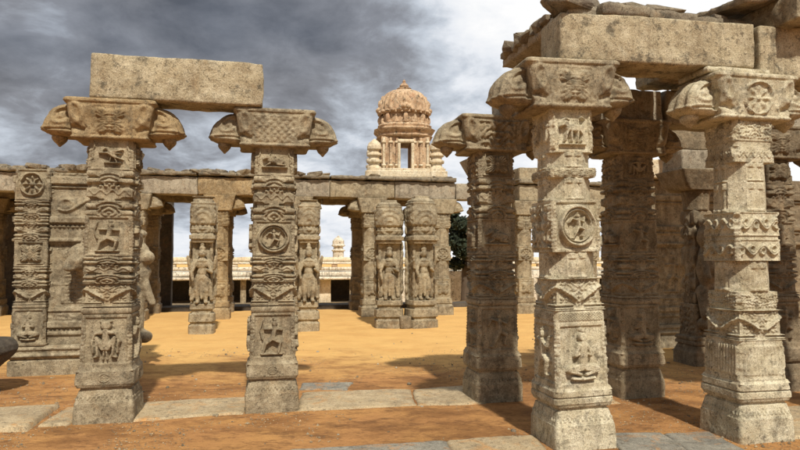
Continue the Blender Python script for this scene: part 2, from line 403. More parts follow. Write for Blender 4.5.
# ------------------------------------------------------------------ carved relief
def cp(X, Z, segs):
    out = np.zeros(np.broadcast(X, Z).shape)
    for sg in segs:
        x0, z0, x1, z1, r0, r1 = sg[:6]
        dx, dz = x1 - x0, z1 - z0; LL = dx * dx + dz * dz
        t = np.clip(((X - x0) * dx + (Z - z0) * dz) / LL, 0, 1) if LL > 1e-9 else 0.0
        d = np.hypot(X - x0 - t * dx, Z - z0 - t * dz); r = r0 + (r1 - r0) * t
        out = np.maximum(out, np.sqrt(np.maximum(0, 1 - (d / r) ** 2)) * np.minimum(1, r / 0.16 + 0.25))
    return out
def mir(segs): return segs + [(-a, b, -c, d, e, f) for a, b, c, d, e, f in segs]
FIG = {
 'squat': mir([(0.07, .66, .07, .66, .2, .2), (.22, .82, .22, .82, .07, .07), (0, .4, 0, -.25, .17, .2), (.16, .36, .5, .3, .1, .08), (.5, .3, .66, -.05, .08, .07),
               (.12, -.3, .42, .1, .14, .11), (.42, .1, .34, -.62, .11, .08), (.34, -.66, .5, -.7, .07, .06), (.62, .0, .55, -.5, .1, .07), (0.04, -.3, .1, -.8, .07, .05)]),
 'sit': mir([(0, .62, 0, .62, .2, .2), (0, .84, 0, .84, .1, .1), (0, .34, 0, -.2, .2, .22), (.2, .32, .36, -.02, .1, .08), (.36, -.02, .04, .08, .08, .07),
             (.1, -.42, .62, -.5, .16, .13), (.62, -.5, .12, -.68, .12, .08), (.5, -.8, 0, -.84, .07, .07)]),
 'dance': [(0, .66, 0, .66, .16, .16), (0, .84, 0, .9, .08, .04), (0, .42, .05, -.05, .15, .14), (.1, .4, .45, .25, .08, .07), (.45, .25, .6, .6, .07, .05),
           (-.12, .4, -.45, .5, .08, .07), (-.45, .5, -.62, .2, .07, .05), (.08, -.1, .45, -.25, .13, .1), (.45, -.25, .3, -.7, .1, .07), (0, -.12, -.18, -.5, .12, .09),
           (-.18, -.5, -.35, -.84, .09, .06), (-.35, -.86, -.5, -.84, .06, .05), (.3, -.72, .45, -.76, .06, .05)],
 'lion': [(-.45, .3, -.45, .3, .2, .2), (-.62, .25, -.7, .2, .1, .08), (-.3, .1, .4, .05, .22, .2), (-.35, 0, -.45, -.55, .1, .07), (-.15, -.05, -.1, -.6, .09, .07),
          (.4, 0, .5, -.25, .15, .1), (.5, -.25, .4, -.6, .09, .07), (.22, -.1, .2, -.6, .09, .07), (.55, .15, .72, .5, .05, .05), (.72, .5, .5, .65, .05, .06),
          (-.3, .5, -.4, .55, .1, .08), (-.7, -.72, .7, -.72, .05, .05)],
 'bird': [(0, .1, .25, -.15, .2, .14), (0, .1, -.2, .4, .1, .09), (-.2, .42, -.42, .32, .1, .04), (.1, .15, .7, .35, .14, .05), (.2, .05, .6, .1, .1, .04), (-.1, .1, -.65, .1, .1, .04),
          (.25, -.2, .35, -.6, .08, .05), (.05, -.15, -.05, -.55, .06, .04), (-.3, -.6, .5, -.6, .05, .05), (.3, -.2, .65, -.35, .1, .05)],
 'archer': [(.1, .6, .1, .6, .15, .15), (.1, .78, .05, .85, .09, .06), (.1, .4, 0, -.1, .14, .13), (.05, .35, -.45, .35, .07, .05), (.15, .35, .5, .3, .08, .06), (-.55, .75, -.72, .3, .04, .04),
            (-.72, .3, -.55, -.15, .04, .04), (.05, -.1, .4, -.3, .13, .1), (.4, -.3, .3, -.78, .09, .07), (-.05, -.1, -.35, -.35, .12, .09), (-.35, -.35, -.5, -.8, .08, .06), (-.6, -.84, .5, -.84, .05, .05)],
 'bull': [(-.4, .25, -.4, .25, .18, .16), (-.55, .2, -.7, .1, .1, .07), (-.35, .4, -.3, .58, .05, .03), (-.25, .05, .4, -.05, .24, .25), (-.3, -.2, -.5, -.35, .1, .07), (.2, -.25, .55, -.3, .12, .1),
          (-.05, .28, .0, .32, .12, .1), (.62, .05, .66, -.3, .05, .04), (-.7, -.48, .75, -.48, .07, .07)],
 'deity': mir([(0, .7, 0, .7, .13, .14), (0, .85, 0, .95, .1, .05), (0, .48, 0, .1, .15, .13), (.15, .5, .36, .22, .07, .06), (.36, .22, .42, .5, .06, .05), (.15, .48, .3, .1, .06, .05),
                (.3, .1, .2, -.05, .05, .05), (.08, .0, .12, -.5, .11, .09), (.12, -.5, .12, -.85, .08, .06), (.12, -.9, .2, -.9, .07, .06)]),
}
def motif(kind, X, Z, seed=0):
    """X, Z in -1..1 inside the panel; 0..1 height"""
    r = np.hypot(X, Z); th = np.arctan2(Z, X)
    if kind in FIG: return cp(X, Z, FIG[kind])
    if kind == 'ring':
        ring = np.exp(-((r - .82) / .07) ** 2) + .6 * np.exp(-((r - .68) / .035) ** 2)
        return np.maximum(ring, cp(X / .62, Z / .62, FIG['dance']) * (r < .62) * 0.9)
    if kind == 'wheel':
        ring = np.exp(-((r - .8) / .05) ** 2); pet = np.maximum(0, np.cos(th * 8)) * np.clip(1 - np.abs(r - .45) / .3, 0, 1)
        return np.maximum(np.maximum(ring, pet * .8), np.clip(1 - (r / .17) ** 2, 0, 1))
    if kind == 'lotus':
        pet = (np.abs(np.cos(th * 2 + math.pi / 2)) ** .7) * .98; h = np.clip((pet - r) * 7, 0, 1) * (0.75 + .25 * np.cos(th * 28)); h = np.maximum(h, np.clip(1 - (r / .2) ** 2, 0, 1) ** .5)
        h = np.maximum(h, np.clip((.7 * np.abs(np.cos(th * 2)) ** 1.5 - r) * 7, 0, 1) * .6)
        return np.maximum(h, np.exp(-((np.maximum(abs(X), abs(Z)) - .9) / .04) ** 2) * .5)
    if kind == 'scroll':
        c = np.sin(X * 5.5 + seed) * .45; d = np.abs(Z - c); a = np.exp(-(d / .13) ** 2)
        q = np.hypot(((X * 5.5 + seed) / math.pi % 1 - .5) * 1.3, (Z + np.sign(np.cos(X * 5.5 + seed - math.pi / 2)) * .1) * .9)
        return np.maximum(a, np.exp(-((q - .3) / .1) ** 2) * .7)
    if kind == 'diaper':
        return np.clip(1.4 * np.abs(np.sin((X + Z) * 6)) * np.abs(np.sin((X - Z) * 6)), 0, 1)
    if kind == 'arch':
        A = np.abs(X); q = np.hypot(A * 1.1, Z + .75)
        h = np.clip(.5 + .9 * np.cos(q * 13.0), 0, 1) * (q < 1.45)
        h = np.maximum(h, np.clip(1 - (np.hypot(A, Z + .2) / .26) ** 2, 0, 1))
        return np.maximum(h, np.clip(1 - (np.hypot(A - .62, Z - .55) / .24) ** 2, 0, 1) ** .5 * .8)
    if kind == 'diaper2': return .4 * np.clip(1.4 * np.abs(np.sin((X + Z) * 7.5)) * np.abs(np.sin((X - Z) * 7.5)), 0, 1)
    if kind == 'flute':
        return np.abs(np.sin(X * 13)) ** .7
    if kind == 'leafy':
        X = np.abs(X); a = np.sin(X * 9 + 2 * np.sin(Z * 5 + seed)) * np.sin(Z * 8 + 2 * np.cos(X * 6 + seed)); return np.clip(.5 + 1.6 * a, 0, 1)
    return np.zeros(np.broadcast(X, Z).shape)
def box01(t, a, b, w=0.02): return np.clip((t - a) / w, 0, 1) * np.clip((b - t) / w, 0, 1)

def shaft_profile(spec, scale=1.0):
    """spec: list of (z0, z1, type, hw0, hw1, motifs)"""
    def hw(z):
        o = np.zeros_like(z); oc = np.zeros_like(z)
        for z0, z1, ty, a, b, mo in spec:
            m = (z >= z0 - 1e-6) & (z <= z1 + 1e-6); t = (z - z0) / (z1 - z0)
            w = a + (b - a) * t
            if ty == 'torus': w = w + (0.028 * np.sqrt(np.clip(1 - (2 * t - 1) ** 2, 0, 1)))
            if ty == 'bell': w = a + (b - a) * np.sin(np.clip(t, 0, 1) * math.pi / 2)
            if ty == 'band': w = w + 0.0
            o = np.where(m, w, o); oc = np.where(m, 1.0 if ty == 'oct' else 0.0, oc)
        return o, oc
    def H(k, s, z):
        s, z = np.broadcast_arrays(s, z); out = np.zeros(s.shape); A = np.abs(s)
        for i, (z0, z1, ty, a, b, mo) in enumerate(spec):
            m = (z >= z0 - 1e-6) & (z <= z1 + 1e-6)
            if not m.any(): continue
            t = (z - z0) / (z1 - z0); hh = (z1 - z0) / 2; w = (a + b) / 2
            mk = (mo[k % len(mo)] if mo else None); h = np.zeros(s.shape)
            zn_ = np.stack([z, 0 * z + i * 3.1, 0 * z], -1)
            ed = -(0.010 + 0.05 * np.maximum(0, fbm(zn_, 9, 3, 3) - .12)) * np.clip((A - .88) / .12, 0, 1) ** 2
            if ty == 'block':
                fr = .88; inn = (A < fr) * box01(t, 0.06, 0.94, .03)
                asp = hh / w
                X = s / fr; Z = (t - .5) * 2 / .9
                if asp > 1.15: Z = Z * asp / 1.05
                am = .5 if mk in ('scroll', 'leafy') else 1.0
                h = -0.018 * am * np.clip((fr - A) / .04, 0, 1) * box01(t, 0.05, 0.95, .025)
                fi = motif(mk, X, Z, i + k) if mk else 0
                h = h + .007 * np.clip(.3 + np.sin(z * 190), 0, 1) * np.exp(-((A - .925) / .022) ** 2) * box01(t, .06, .94)
                h = h + 0.058 * am * np.minimum(fi * 1.3, 1) * inn + ed
            elif ty == 'plain':
                h = ed + 0 * s
            elif ty == 'flat':
                X = s / .9; Z = (t - .5) * 2 / .8
                h = 0.012 * motif(mk, X * max(1, w / hh), Z, i) * box01(t, .1, .9, .05) * (A < .94) + ed if mk else ed
            elif ty == 'kattu':
                c = np.clip((A - .56) / .05, 0, 1)
                rb = lambda a_, b_: np.sqrt(np.clip(1 - ((t - (a_ + b_) / 2) / ((b_ - a_) / 2)) ** 2, 0, 1)) ** .7
                st = np.maximum.reduce([rb(.0, .12), rb(.15, .28), rb(.70, .82), rb(.85, 1.0)])
                st = np.maximum(st, box01(t, .38, .62, .03) * .85)
                hc = -0.036 + 0.040 * st
                tri = (t - .5) * 2
                ctr = 0.016 * np.clip(1.15 - A * 1.3 - np.abs(np.abs(tri) - .55) * 1.6, 0, .6) / .6 + 0.020 * motif('arch', s * 1.75, np.where(tri > 0, (tri - .62) / .34, (tri + .62) / .34), i) * (A < .54) * (np.abs(tri) > .25) - .006
                ctr = ctr + 0.012 * np.exp(-((t - .30) / .012) ** 2) + 0.012 * np.exp(-((t - .74) / .012) ** 2)
                wav = 0.012 * np.exp(-((t - .51 - .045 * np.sin(s * 12)) / .022) ** 2)
                h = hc * c + ctr * (1 - c) + wav * (A < .93)
                h = h - 0.03 * (np.exp(-((t - .34) / .02) ** 2) + np.exp(-((t - .68) / .02) ** 2)) * np.clip((A - .25) / .1, 0, 1) * (1 - c)
            elif ty == 'wings':
                up = .30 + A * .45                                     # volute arms rising outwards
                arm = np.exp(-((t - up) / .07) ** 2) * (A > .12) * (1 - .55 * np.clip((A - .75) / .25, 0, 1))
                c = np.clip((A - .5) / .06, 0, 1)
                bars = np.maximum(box01(t, .03, .1), box01(t, .14, .2))
                h = -0.030 * box01(t, .02, .99, .02) + 0.042 * arm + 0.026 * bars * np.clip((A - .2) / .04, 0, 1)
                h = h + 0.028 * np.clip(1 - A * 2.2 - np.abs(t - .72) * 1.5, 0, 1) + .012 * motif('leafy', s * 1.6, (t - .5) * 3, i) * (A < .85) * (t > .25)
            elif ty == 'oct':
                h = 0.006 * np.sin(s * 20 + k) * (A < .9) + 0.014 * box01(t, .0, .12, .03) + (0.014 * np.abs(np.sin(s * 8)) * box01(t, .72, .98, .04))
            elif ty == 'slope':
                h = 0.008 * np.sign(np.sin(s * 40)) * box01(t, .25, .5, .05) * (A < .95) + ed
            elif ty == 'torus': h = 0.0 * s
            elif ty == 'band':
                h = ed + 0.012 * (motif(mk, s * w / hh, (t - .5) * 2.6, i) if mk else 0) * box01(t, .12, .88, .05) * (A < .93)
                h = h - 0.02 * box01(t, .44, .54, .03) * (1 if mk is None else 0)
            out = np.where(m, h, out)
        return out
    return hw, H

def make_shaft(spec, nz, M, seed, noise=0.008, w_scale=1.0):
    z0, z1 = spec[0][0], spec[-1][1]
    zs = np.linspace(z0, z1, nz)
    # repeat rows at segment joints so the steps stay crisp
    js = [s[0] for s in spec[1:]]; zs = np.unique(np.concatenate([zs, [j - 0.0015 for j in js], [j + 0.0015 for j in js]]))
    f, H = shaft_profile(spec); hw, oc = f(zs)
    return loft(zs, hw * w_scale, hw * w_scale, M, H=H, octs=oc, noise=noise, nsc=5, seed=seed)

def base_spec(b=0.275):
    return [(-0.12, .20, 'plain', b + .004, b - .002, None), (.20, .31, 'slope', b - .006, b - .034, None), (.31, .345, 'plain', b - .045, b - .045, None)]
def specA(m1, m2, m3, b=0.275, dz=0.0):
    k = b / .275
    return ([(.345, .375, 'plain', .255 * k, .268 * k, None), (.375, .50, 'band', .270 * k, .266 * k, ('wheel',)), (.50, .545, 'bell', .262 * k, .240 * k, None),
             (.545, 1.05 + dz, 'block', .240 * k, .228 * k, m1), (1.05 + dz, 1.13 + dz, 'torus', .205 * k, .205 * k, None), (1.13 + dz, 1.36, 'wings', .238 * k, .226 * k, None),
             (1.36, 1.63, 'kattu', .222 * k, .218 * k, None), (1.63, 2.03 + dz, 'block', .226 * k, .220 * k, m2), (2.03 + dz, 2.49, 'kattu', .216 * k, .212 * k, None),
             (2.49, 2.80, 'block', .212 * k, .205 * k, m3)])
def specB(b=0.275):          # pale pillar with a ringed figure
    return [(.34, .37, 'plain', .250, .262, None), (.37, .47, 'band', .266, .262, None), (.47, .50, 'bell', .256, .242, None),
            (.50, 1.02, 'block', .242, .228, ('sit', 'leafy', 'sit', 'dance')), (1.02, 1.12, 'band', .224, .222, ('diaper',)), (1.12, 1.38, 'wings', .230, .220, None), (1.38, 1.60, 'oct', .214, .212, None),
            (1.60, 2.03, 'block', .226, .224, ('ring', 'leafy')), (2.03, 2.22, 'oct', .208, .202, None), (2.22, 2.30, 'band', .208, .212, ('leafy',)), (2.30, 2.43, 'oct', .203, .200, None),
            (2.43, 2.80, 'block', .202, .200, ('lion', 'scroll'))]
def specC(b=0.275):          # pale pillar with scroll bands
    return [(.34, .37, 'plain', .252, .264, None), (.37, .49, 'band', .268, .262, None), (.49, .52, 'bell', .256, .240, None),
            (.52, .86, 'flat', .244, .232, ('flute',)), (.86, 1.12, 'wings', .238, .226, None), (1.12, 1.28, 'band', .208, .206, ('leafy',)), (1.28, 1.55, 'oct', .212, .208, None),
            (1.55, 1.74, 'block', .230, .230, ('scroll',)), (1.74, 1.77, 'plain', .220, .220, None), (1.77, 1.98, 'block', .230, .228, ('scroll', 'scroll')),
            (1.98, 2.25, 'oct', .208, .204, None), (2.25, 2.42, 'oct', .202, .200, None), (2.42, 2.56, 'band', .206, .206, ('scroll',)), (2.56, 2.61, 'plain', .196, .196, None), (2.61, 2.80, 'flat', .204, .204, ('leafy',))]

# capital: flared centre block with two curved bracket arms ending in lotus-bud pendants
CB, CT = 2.795, 3.20
def cap_block(seed, M=40, nz=60, front='lotus'):
    zs = np.linspace(CB, CT, nz); t = (zs - CB) / (CT - CB)
    hx = .350 + .055 * np.clip(t / .85, 0, 1) ** 1.5 + .012 * (t > .86); hy = .245 + .03 * t
    def H(k, s, z):
        s, z = np.broadcast_arrays(s, z); tt = (z - CB) / (CT - CB); A = np.abs(s); h = -0.012 * np.clip((A - .94) / .06, 0, 1) ** 2
        if k % 2 == 0:
            ctr = (A < .58); h = h + 0.034 * motif(front, s / .5, (tt - .45) * 2.3, seed) * ctr * box01(tt, .1, .84, .04)
            h = h + 0.020 * np.exp(-((A - .62) / .03) ** 2) * (tt < .85)
            q = np.hypot((A - .82) / .16, (tt - .62) / .3); h = h + 0.028 * np.exp(-((q - .75) / .25) ** 2) * (A > .62)
            h = h - 0.030 * np.exp(-((tt - .17 - .25 * (A - .6)) / .05) ** 2) * (A > .7)
        h = h + 0.014 * box01(tt, .88, .995, .03) + 0.012 * box01(tt, .0, .09, .03)
        return h
    return loft(zs, hx, hy, M, H=H, noise=0.018, nsc=5, seed=seed)
def cap_arm(sgn, seed, M=18, nz=50, reach=0.68, hz=0.0):
    zs = np.linspace(CB + .045, CT - .045, nz); t = (zs - zs[0]) / (zs[-1] - zs[0])
    out = reach - .02 - (reach - .44) * (1 - np.sqrt(np.clip(1 - (t * .985) ** 2.2, 0, 1))); inn = np.full(nz, .22)
    lip = np.exp(-((t - .20) / .05) ** 2) * .012; out = out + lip - .13 * (np.clip(.22 - t, 0, 1) / .22) ** 2
    hx = (out - inn) / 2; cx = sgn * (out + inn) / 2
    hy = .185 + .02 * (1 - t) ** .7 + lip * .6 - .05 * t ** 3 - .05 * (np.clip(.2 - t, 0, 1) / .2) ** 2
    def H(k, s, z):
        s, z = np.broadcast_arrays(s, z); tt = (z - zs[0]) / (zs[-1] - zs[0])
        o = (s if k == 0 else -s) * sgn if k % 2 == 0 else 0 * s
        if k % 2 == 0:
            q = np.hypot((o - .25) / .55, (tt - .62) / .34)
            return -0.055 * np.exp(-((o + .22 - .30 * (tt - .4)) / .12) ** 2) * (tt > .12) + .022 * np.exp(-((q - .8) / .16) ** 2) - .02 * np.exp(-((q - .45) / .15) ** 2) - 0.02 * np.exp(-((tt - .17) / .03) ** 2) * (np.abs(s) < .97)
        return 0.012 * np.sin(s * 9) * (tt > .15) * (np.abs(s) < .97)
    return loft(zs, hx, hy, M, H=H, rn=np.full(nz, 3.0), cx=cx, noise=0.016, nsc=7, seed=seed)
def pendant(sgn, x=0.545):
    zs = np.linspace(CB - .055, CB + .055, 14); t = np.linspace(0, 1, 14)
    r = .010 + .066 * np.sin(np.clip(t * 1.25, 0, 1) * math.pi / 2) ** 1.3
    return loft(zs, r * .9, r * 1.3, 4, rn=2.2, cx=np.full(14, sgn * x), noise=0.006, nsc=14, seed=3)

def pillar(name, cx, cy, spec, mats, label, seed, nz=560, M=72, rz=T0, group='carved stone pillars of the open hall', lean=(0, 0), front='lotus', base_b=.275, back_arm=True, reach=.68):
    mb, ms, mc = mats
    e = empty(name, (cx, cy, 0), rz, label, 'pillar', group)
    e.rotation_euler = (R(lean[0]), R(lean[1]), R(rz))
    bs = base_spec(base_b); put('plinth', make_shaft(bs, nz // 7, M, seed + 1, 0.012), mb, e)
    put('shaft', make_shaft(spec, nz, M, seed), ms, e)
    cb = put('capital', cap_block(seed, M=48, nz=70, front=front), mc, e)
    for s in (-1, 1):
        a = put('bracket_arm', cap_arm(s, seed + s, reach=reach + .015), mc, e)
        put('pendant', pendant(s, reach - .155), mc, a)
    if back_arm:
        zs = np.linspace(2.60, 2.79, 14); t = np.linspace(0, 1, 14)
        put('rear_bracket', loft(zs, .15 + .02 * t, .16 + .12 * t, 10, cy=.26 + .12 * t, noise=.01, seed=seed), ms, e)
    return e

P = {}
P[1] = pillar('stone_pillar', -2.91, 6.50, specA(('squat', 'dance', 'sit', 'archer'), ('archer', 'lion', 'dance', 'bull'), ('bird', 'lotus')), (M_tan, M_tan, M_warm),
              'tan carved pillar with a squatting beast on its front, under the left beam end', 11)
P[2] = pillar('stone_pillar', -1.37, 6.93, specA(('archer', 'sit', 'squat', 'dance'), ('ring', 'dance', 'lion', 'sit'), ('bull', 'wheel'), .27, -.02), (M_tan, M_tan, M_tan),
              'tan carved pillar with a reclining bull above and a bowman low on its front', 23, front='diaper2')
P[3] = pillar('stone_pillar', 1.05, 7.40, specA(('dance', 'sit', 'squat', 'archer'), ('bull', 'dance', 'sit', 'lion'), ('lotus', 'leafy')), (M_tan, M_tan, M_tan),
              'shaded brown pillar with a low dancing figure, left of the pale ringed pillar', 37, front='leafy')
P[4] = pillar('stone_pillar', 1.50, 5.66, specB(), (M_pale, M_pale, M_tan),
              'pale leaning pillar with a ringed figure above a cross-legged praying figure', 41, lean=(0, -1.3), front='lotus', back_arm=False, reach=.66)
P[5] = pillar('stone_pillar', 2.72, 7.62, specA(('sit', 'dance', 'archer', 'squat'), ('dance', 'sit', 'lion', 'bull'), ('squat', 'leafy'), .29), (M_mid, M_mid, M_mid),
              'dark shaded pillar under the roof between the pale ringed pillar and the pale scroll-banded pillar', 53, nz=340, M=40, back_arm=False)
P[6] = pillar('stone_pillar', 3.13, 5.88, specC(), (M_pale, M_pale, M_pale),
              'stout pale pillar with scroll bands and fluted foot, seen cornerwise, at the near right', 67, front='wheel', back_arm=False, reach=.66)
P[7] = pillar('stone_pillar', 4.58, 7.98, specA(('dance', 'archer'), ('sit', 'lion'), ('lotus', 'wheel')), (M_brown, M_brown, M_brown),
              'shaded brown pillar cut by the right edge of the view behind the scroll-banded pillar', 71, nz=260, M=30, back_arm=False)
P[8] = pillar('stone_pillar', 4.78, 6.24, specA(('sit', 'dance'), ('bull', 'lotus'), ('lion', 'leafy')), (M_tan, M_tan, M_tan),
              'tan pillar standing beyond the right edge, next along from the scroll-banded pillar', 83, nz=200, M=26, back_arm=False)

P[1].scale = P[2].scale = (1, 1, .988); P[4].scale = (1, 1, 1.028); P[6].scale = (1, 1, 1.010)
# ------------------------------------------------------------------ beams and roof slabs of the near hall
def beam(name, cx, cy, cz, L, D, Hh, rz, mat, label, cat='beam', group=None, seed=0, res=.035, r=.018, noise=.018, rot=None, chip=.8, nsc=5):
    o = put(name, boxgrid(L, D, Hh, res, r, noise, nsc, seed, chip), mat, None, (cx, cy, cz), (rot[0], rot[1], rz) if rot else (0, 0, rz))
    return tag(o, label, cat, group)
beam('stone_beam', -2.285, 6.60, 3.392, 1.665, .42, .45, 13.5, M_beam, 'long rough stone beam bridging the two left pillars against the sky', group='stone beams of the near hall', seed=2)
beam('stone_beam', 2.265, 5.79, 3.508, 1.86, .46, .42, 9.0, M_beam, 'massive pitted stone beam resting on the two pale pillars', group='stone beams of the near hall', seed=5, res=.03)
beam('stone_beam', 4.10, 6.12, 3.475, 1.78, .46, .48, 11.0, M_beam, 'stone beam running out of view at the upper right beyond a narrow crack', group='stone beams of the near hall', seed=8)
beam('stone_beam', 1.52, 7.46, 3.40, .78, .42, .40, 11, M_grey, 'short stone beam on the shaded pillar behind the big left bracket', group='stone beams of the near hall', seed=9)
beam('stone_beam', 2.52, 7.64, 3.39, 1.16, .42, .39, 11, M_grey, 'grey block of beam above the dark shaded pillar, seen under the front beam', group='stone beams of the near hall', seed=12)
beam('stone_beam', 3.85, 7.92, 3.40, 1.45, .42, .40, 12, M_grey, 'rear beam hidden in shade behind the scroll-banded pillar', group='stone beams of the near hall', seed=14)
beam('stone_beam', 5.4, 8.2, 3.40, 1.6, .42, .40, 12, M_grey, 'rear beam off the right edge of the view under the roof slabs', group='stone beams of the near hall', seed=15)
tag(put('packing_stone', boxgrid(.62, .44, .055, .04, .008, .01, 8, 3), M_pale, None, (3.0, 5.87, 3.265), (0, 1.0, 9)), 'thin pale packing stone wedged between the pitted beam and the scroll-banded pillar', 'packing stone')
SL = 'roof slabs of the near hall'
def slab(u, v, L, D, T, z, label, seed, mat=None, rot=(0, 0), rz=T0, name='roof_slab'):
    # u, v measured along the hall grid from the ringed pillar
    c = np.array([1.50, 5.66]) + u * U + v * Vv
    o = put(name, boxgrid(L, D, T, .03, .010, .04, 7, seed, .9), mat or M_rub, None, (c[0], c[1], z), (rot[0], rot[1], rz))
    return tag(o, label, 'roof slab', SL)
slab(.14, .66, .40, 1.62, .10, 3.765, 'leftmost roof slab, its ragged edge running back from the beam end', 21, M_grey)
slab(.45, .76, .46, 2.0, .10, 3.768, 'second roof slab in from the ragged left edge', 22)
slab(.95, .72, .50, 1.85, .10, 3.766, 'third roof slab, above the middle of the pitted beam', 23)
slab(1.55, .70, .66, 1.62, .10, 3.77, 'short roof slab over the right half of the pitted beam', 24)
slab(2.15, .70, .46, 2.5, .24, 3.825, 'thick roof slab jutting forward at the upper right corner', 25, M_tan)
slab(2.64, .72, .46, 2.5, .20, 3.81, 'thick roof slab beyond the upper right corner of the view', 26, M_tan)
slab(3.12, .9, .48, 2.2, .20, 3.81, 'outermost roof slab, off the right edge of the view', 27, M_tan)
slab(1.98, -.05, .95, .62, .07, 4.0, 'thin tilted eave slab with a pointed end on top of the thick corner slab', 28, M_brown, rot=(4, -9), rz=T0 + 3)
# rubble lying along the roof edge
def rock(sx, sy, sz, seed, npt=44):
    """angular broken stone: the hull of random points, lightly worn"""
    rg = np.random.RandomState(seed); p = rg.uniform(-1, 1, (npt, 3)); p /= np.maximum(np.abs(p).max(1, keepdims=True), .2) ** .7
    bm = bmesh.new()
    for q in p: bm.verts.new((q[0] * sx / 2, q[1] * sy / 2, q[2] * sz / 2))
    r = bmesh.ops.convex_hull(bm, input=bm.verts[:])
    bmesh.ops.delete(bm, geom=[g for g in bm.verts if not g.link_faces], context='VERTS')
    bmesh.ops.subdivide_edges(bm, edges=bm.edges[:], cuts=3, use_grid_fill=True)
    bmesh.ops.triangulate(bm, faces=bm.faces[:])
    bm.verts.index_update()
    V = np.array([v.co[:] for v in bm.verts]); T = np.array([[v.index for v in f.verts] for f in bm.faces]); bm.free()
    V = V * (1 + .10 * fbm(V, 3.0 / max(sx, .01), 3, seed)[:, None])
    return V, np.zeros((0, 4), int), T
def rubble(x, y, z, s, seed, label, grp, mat=None, flatn=.6):
    rnd = random.Random(seed)
    o = put('rubble_stone', rock(s * rnd.uniform(1.2, 1.9), s * rnd.uniform(.9, 1.3), s * flatn * rnd.uniform(.8, 1.2), seed), mat or M_rub, None, (x, y, z), (rnd.uniform(-8, 8), rnd.uniform(-8, 8), rnd.uniform(-40, 40)), smooth=False)
    return tag(o, label, 'stone', grp)
G1 = 'rubble stones along the near roof edge'
ord_ = ['first', 'second', 'third', 'fourth', 'fifth', 'sixth', 'seventh', 'eighth', 'ninth', 'tenth']
for i in range(10):
    v = .0 + i * .145; c = np.array([1.50, 5.66]) + (.02 + .03 * math.sin(i * 2.1)) * U + v * Vv
    rubble(c[0], c[1], 3.825 + .012 * math.sin(i * 3.3), .185, 30 + i, 'thin jagged stone on the left roof edge, %s back from the front corner' % ord_[i], G1, flatn=.62)
for i, (u, s_, lab) in enumerate(((.03, .36, 'largest dark rubble lump on the front left corner of the roof'), (.42, .2, 'low rubble stone just right of the roof corner lump'), (.60, .26, 'dark flat rubble stone above the left half of the pitted beam'),
                          (.92, .24, 'pale rubble stone above the middle of the pitted beam'), (1.2, .12, 'small rubble chip on top of the pitted beam'), (1.52, .14, 'small flat rubble chip near the right end of the pitted beam'))):
    c = np.array([1.50, 5.66]) + u * U + (-.02) * Vv
    rubble(c[0], c[1], 3.84, s_, 50 + i, lab, G1, flatn=.42)

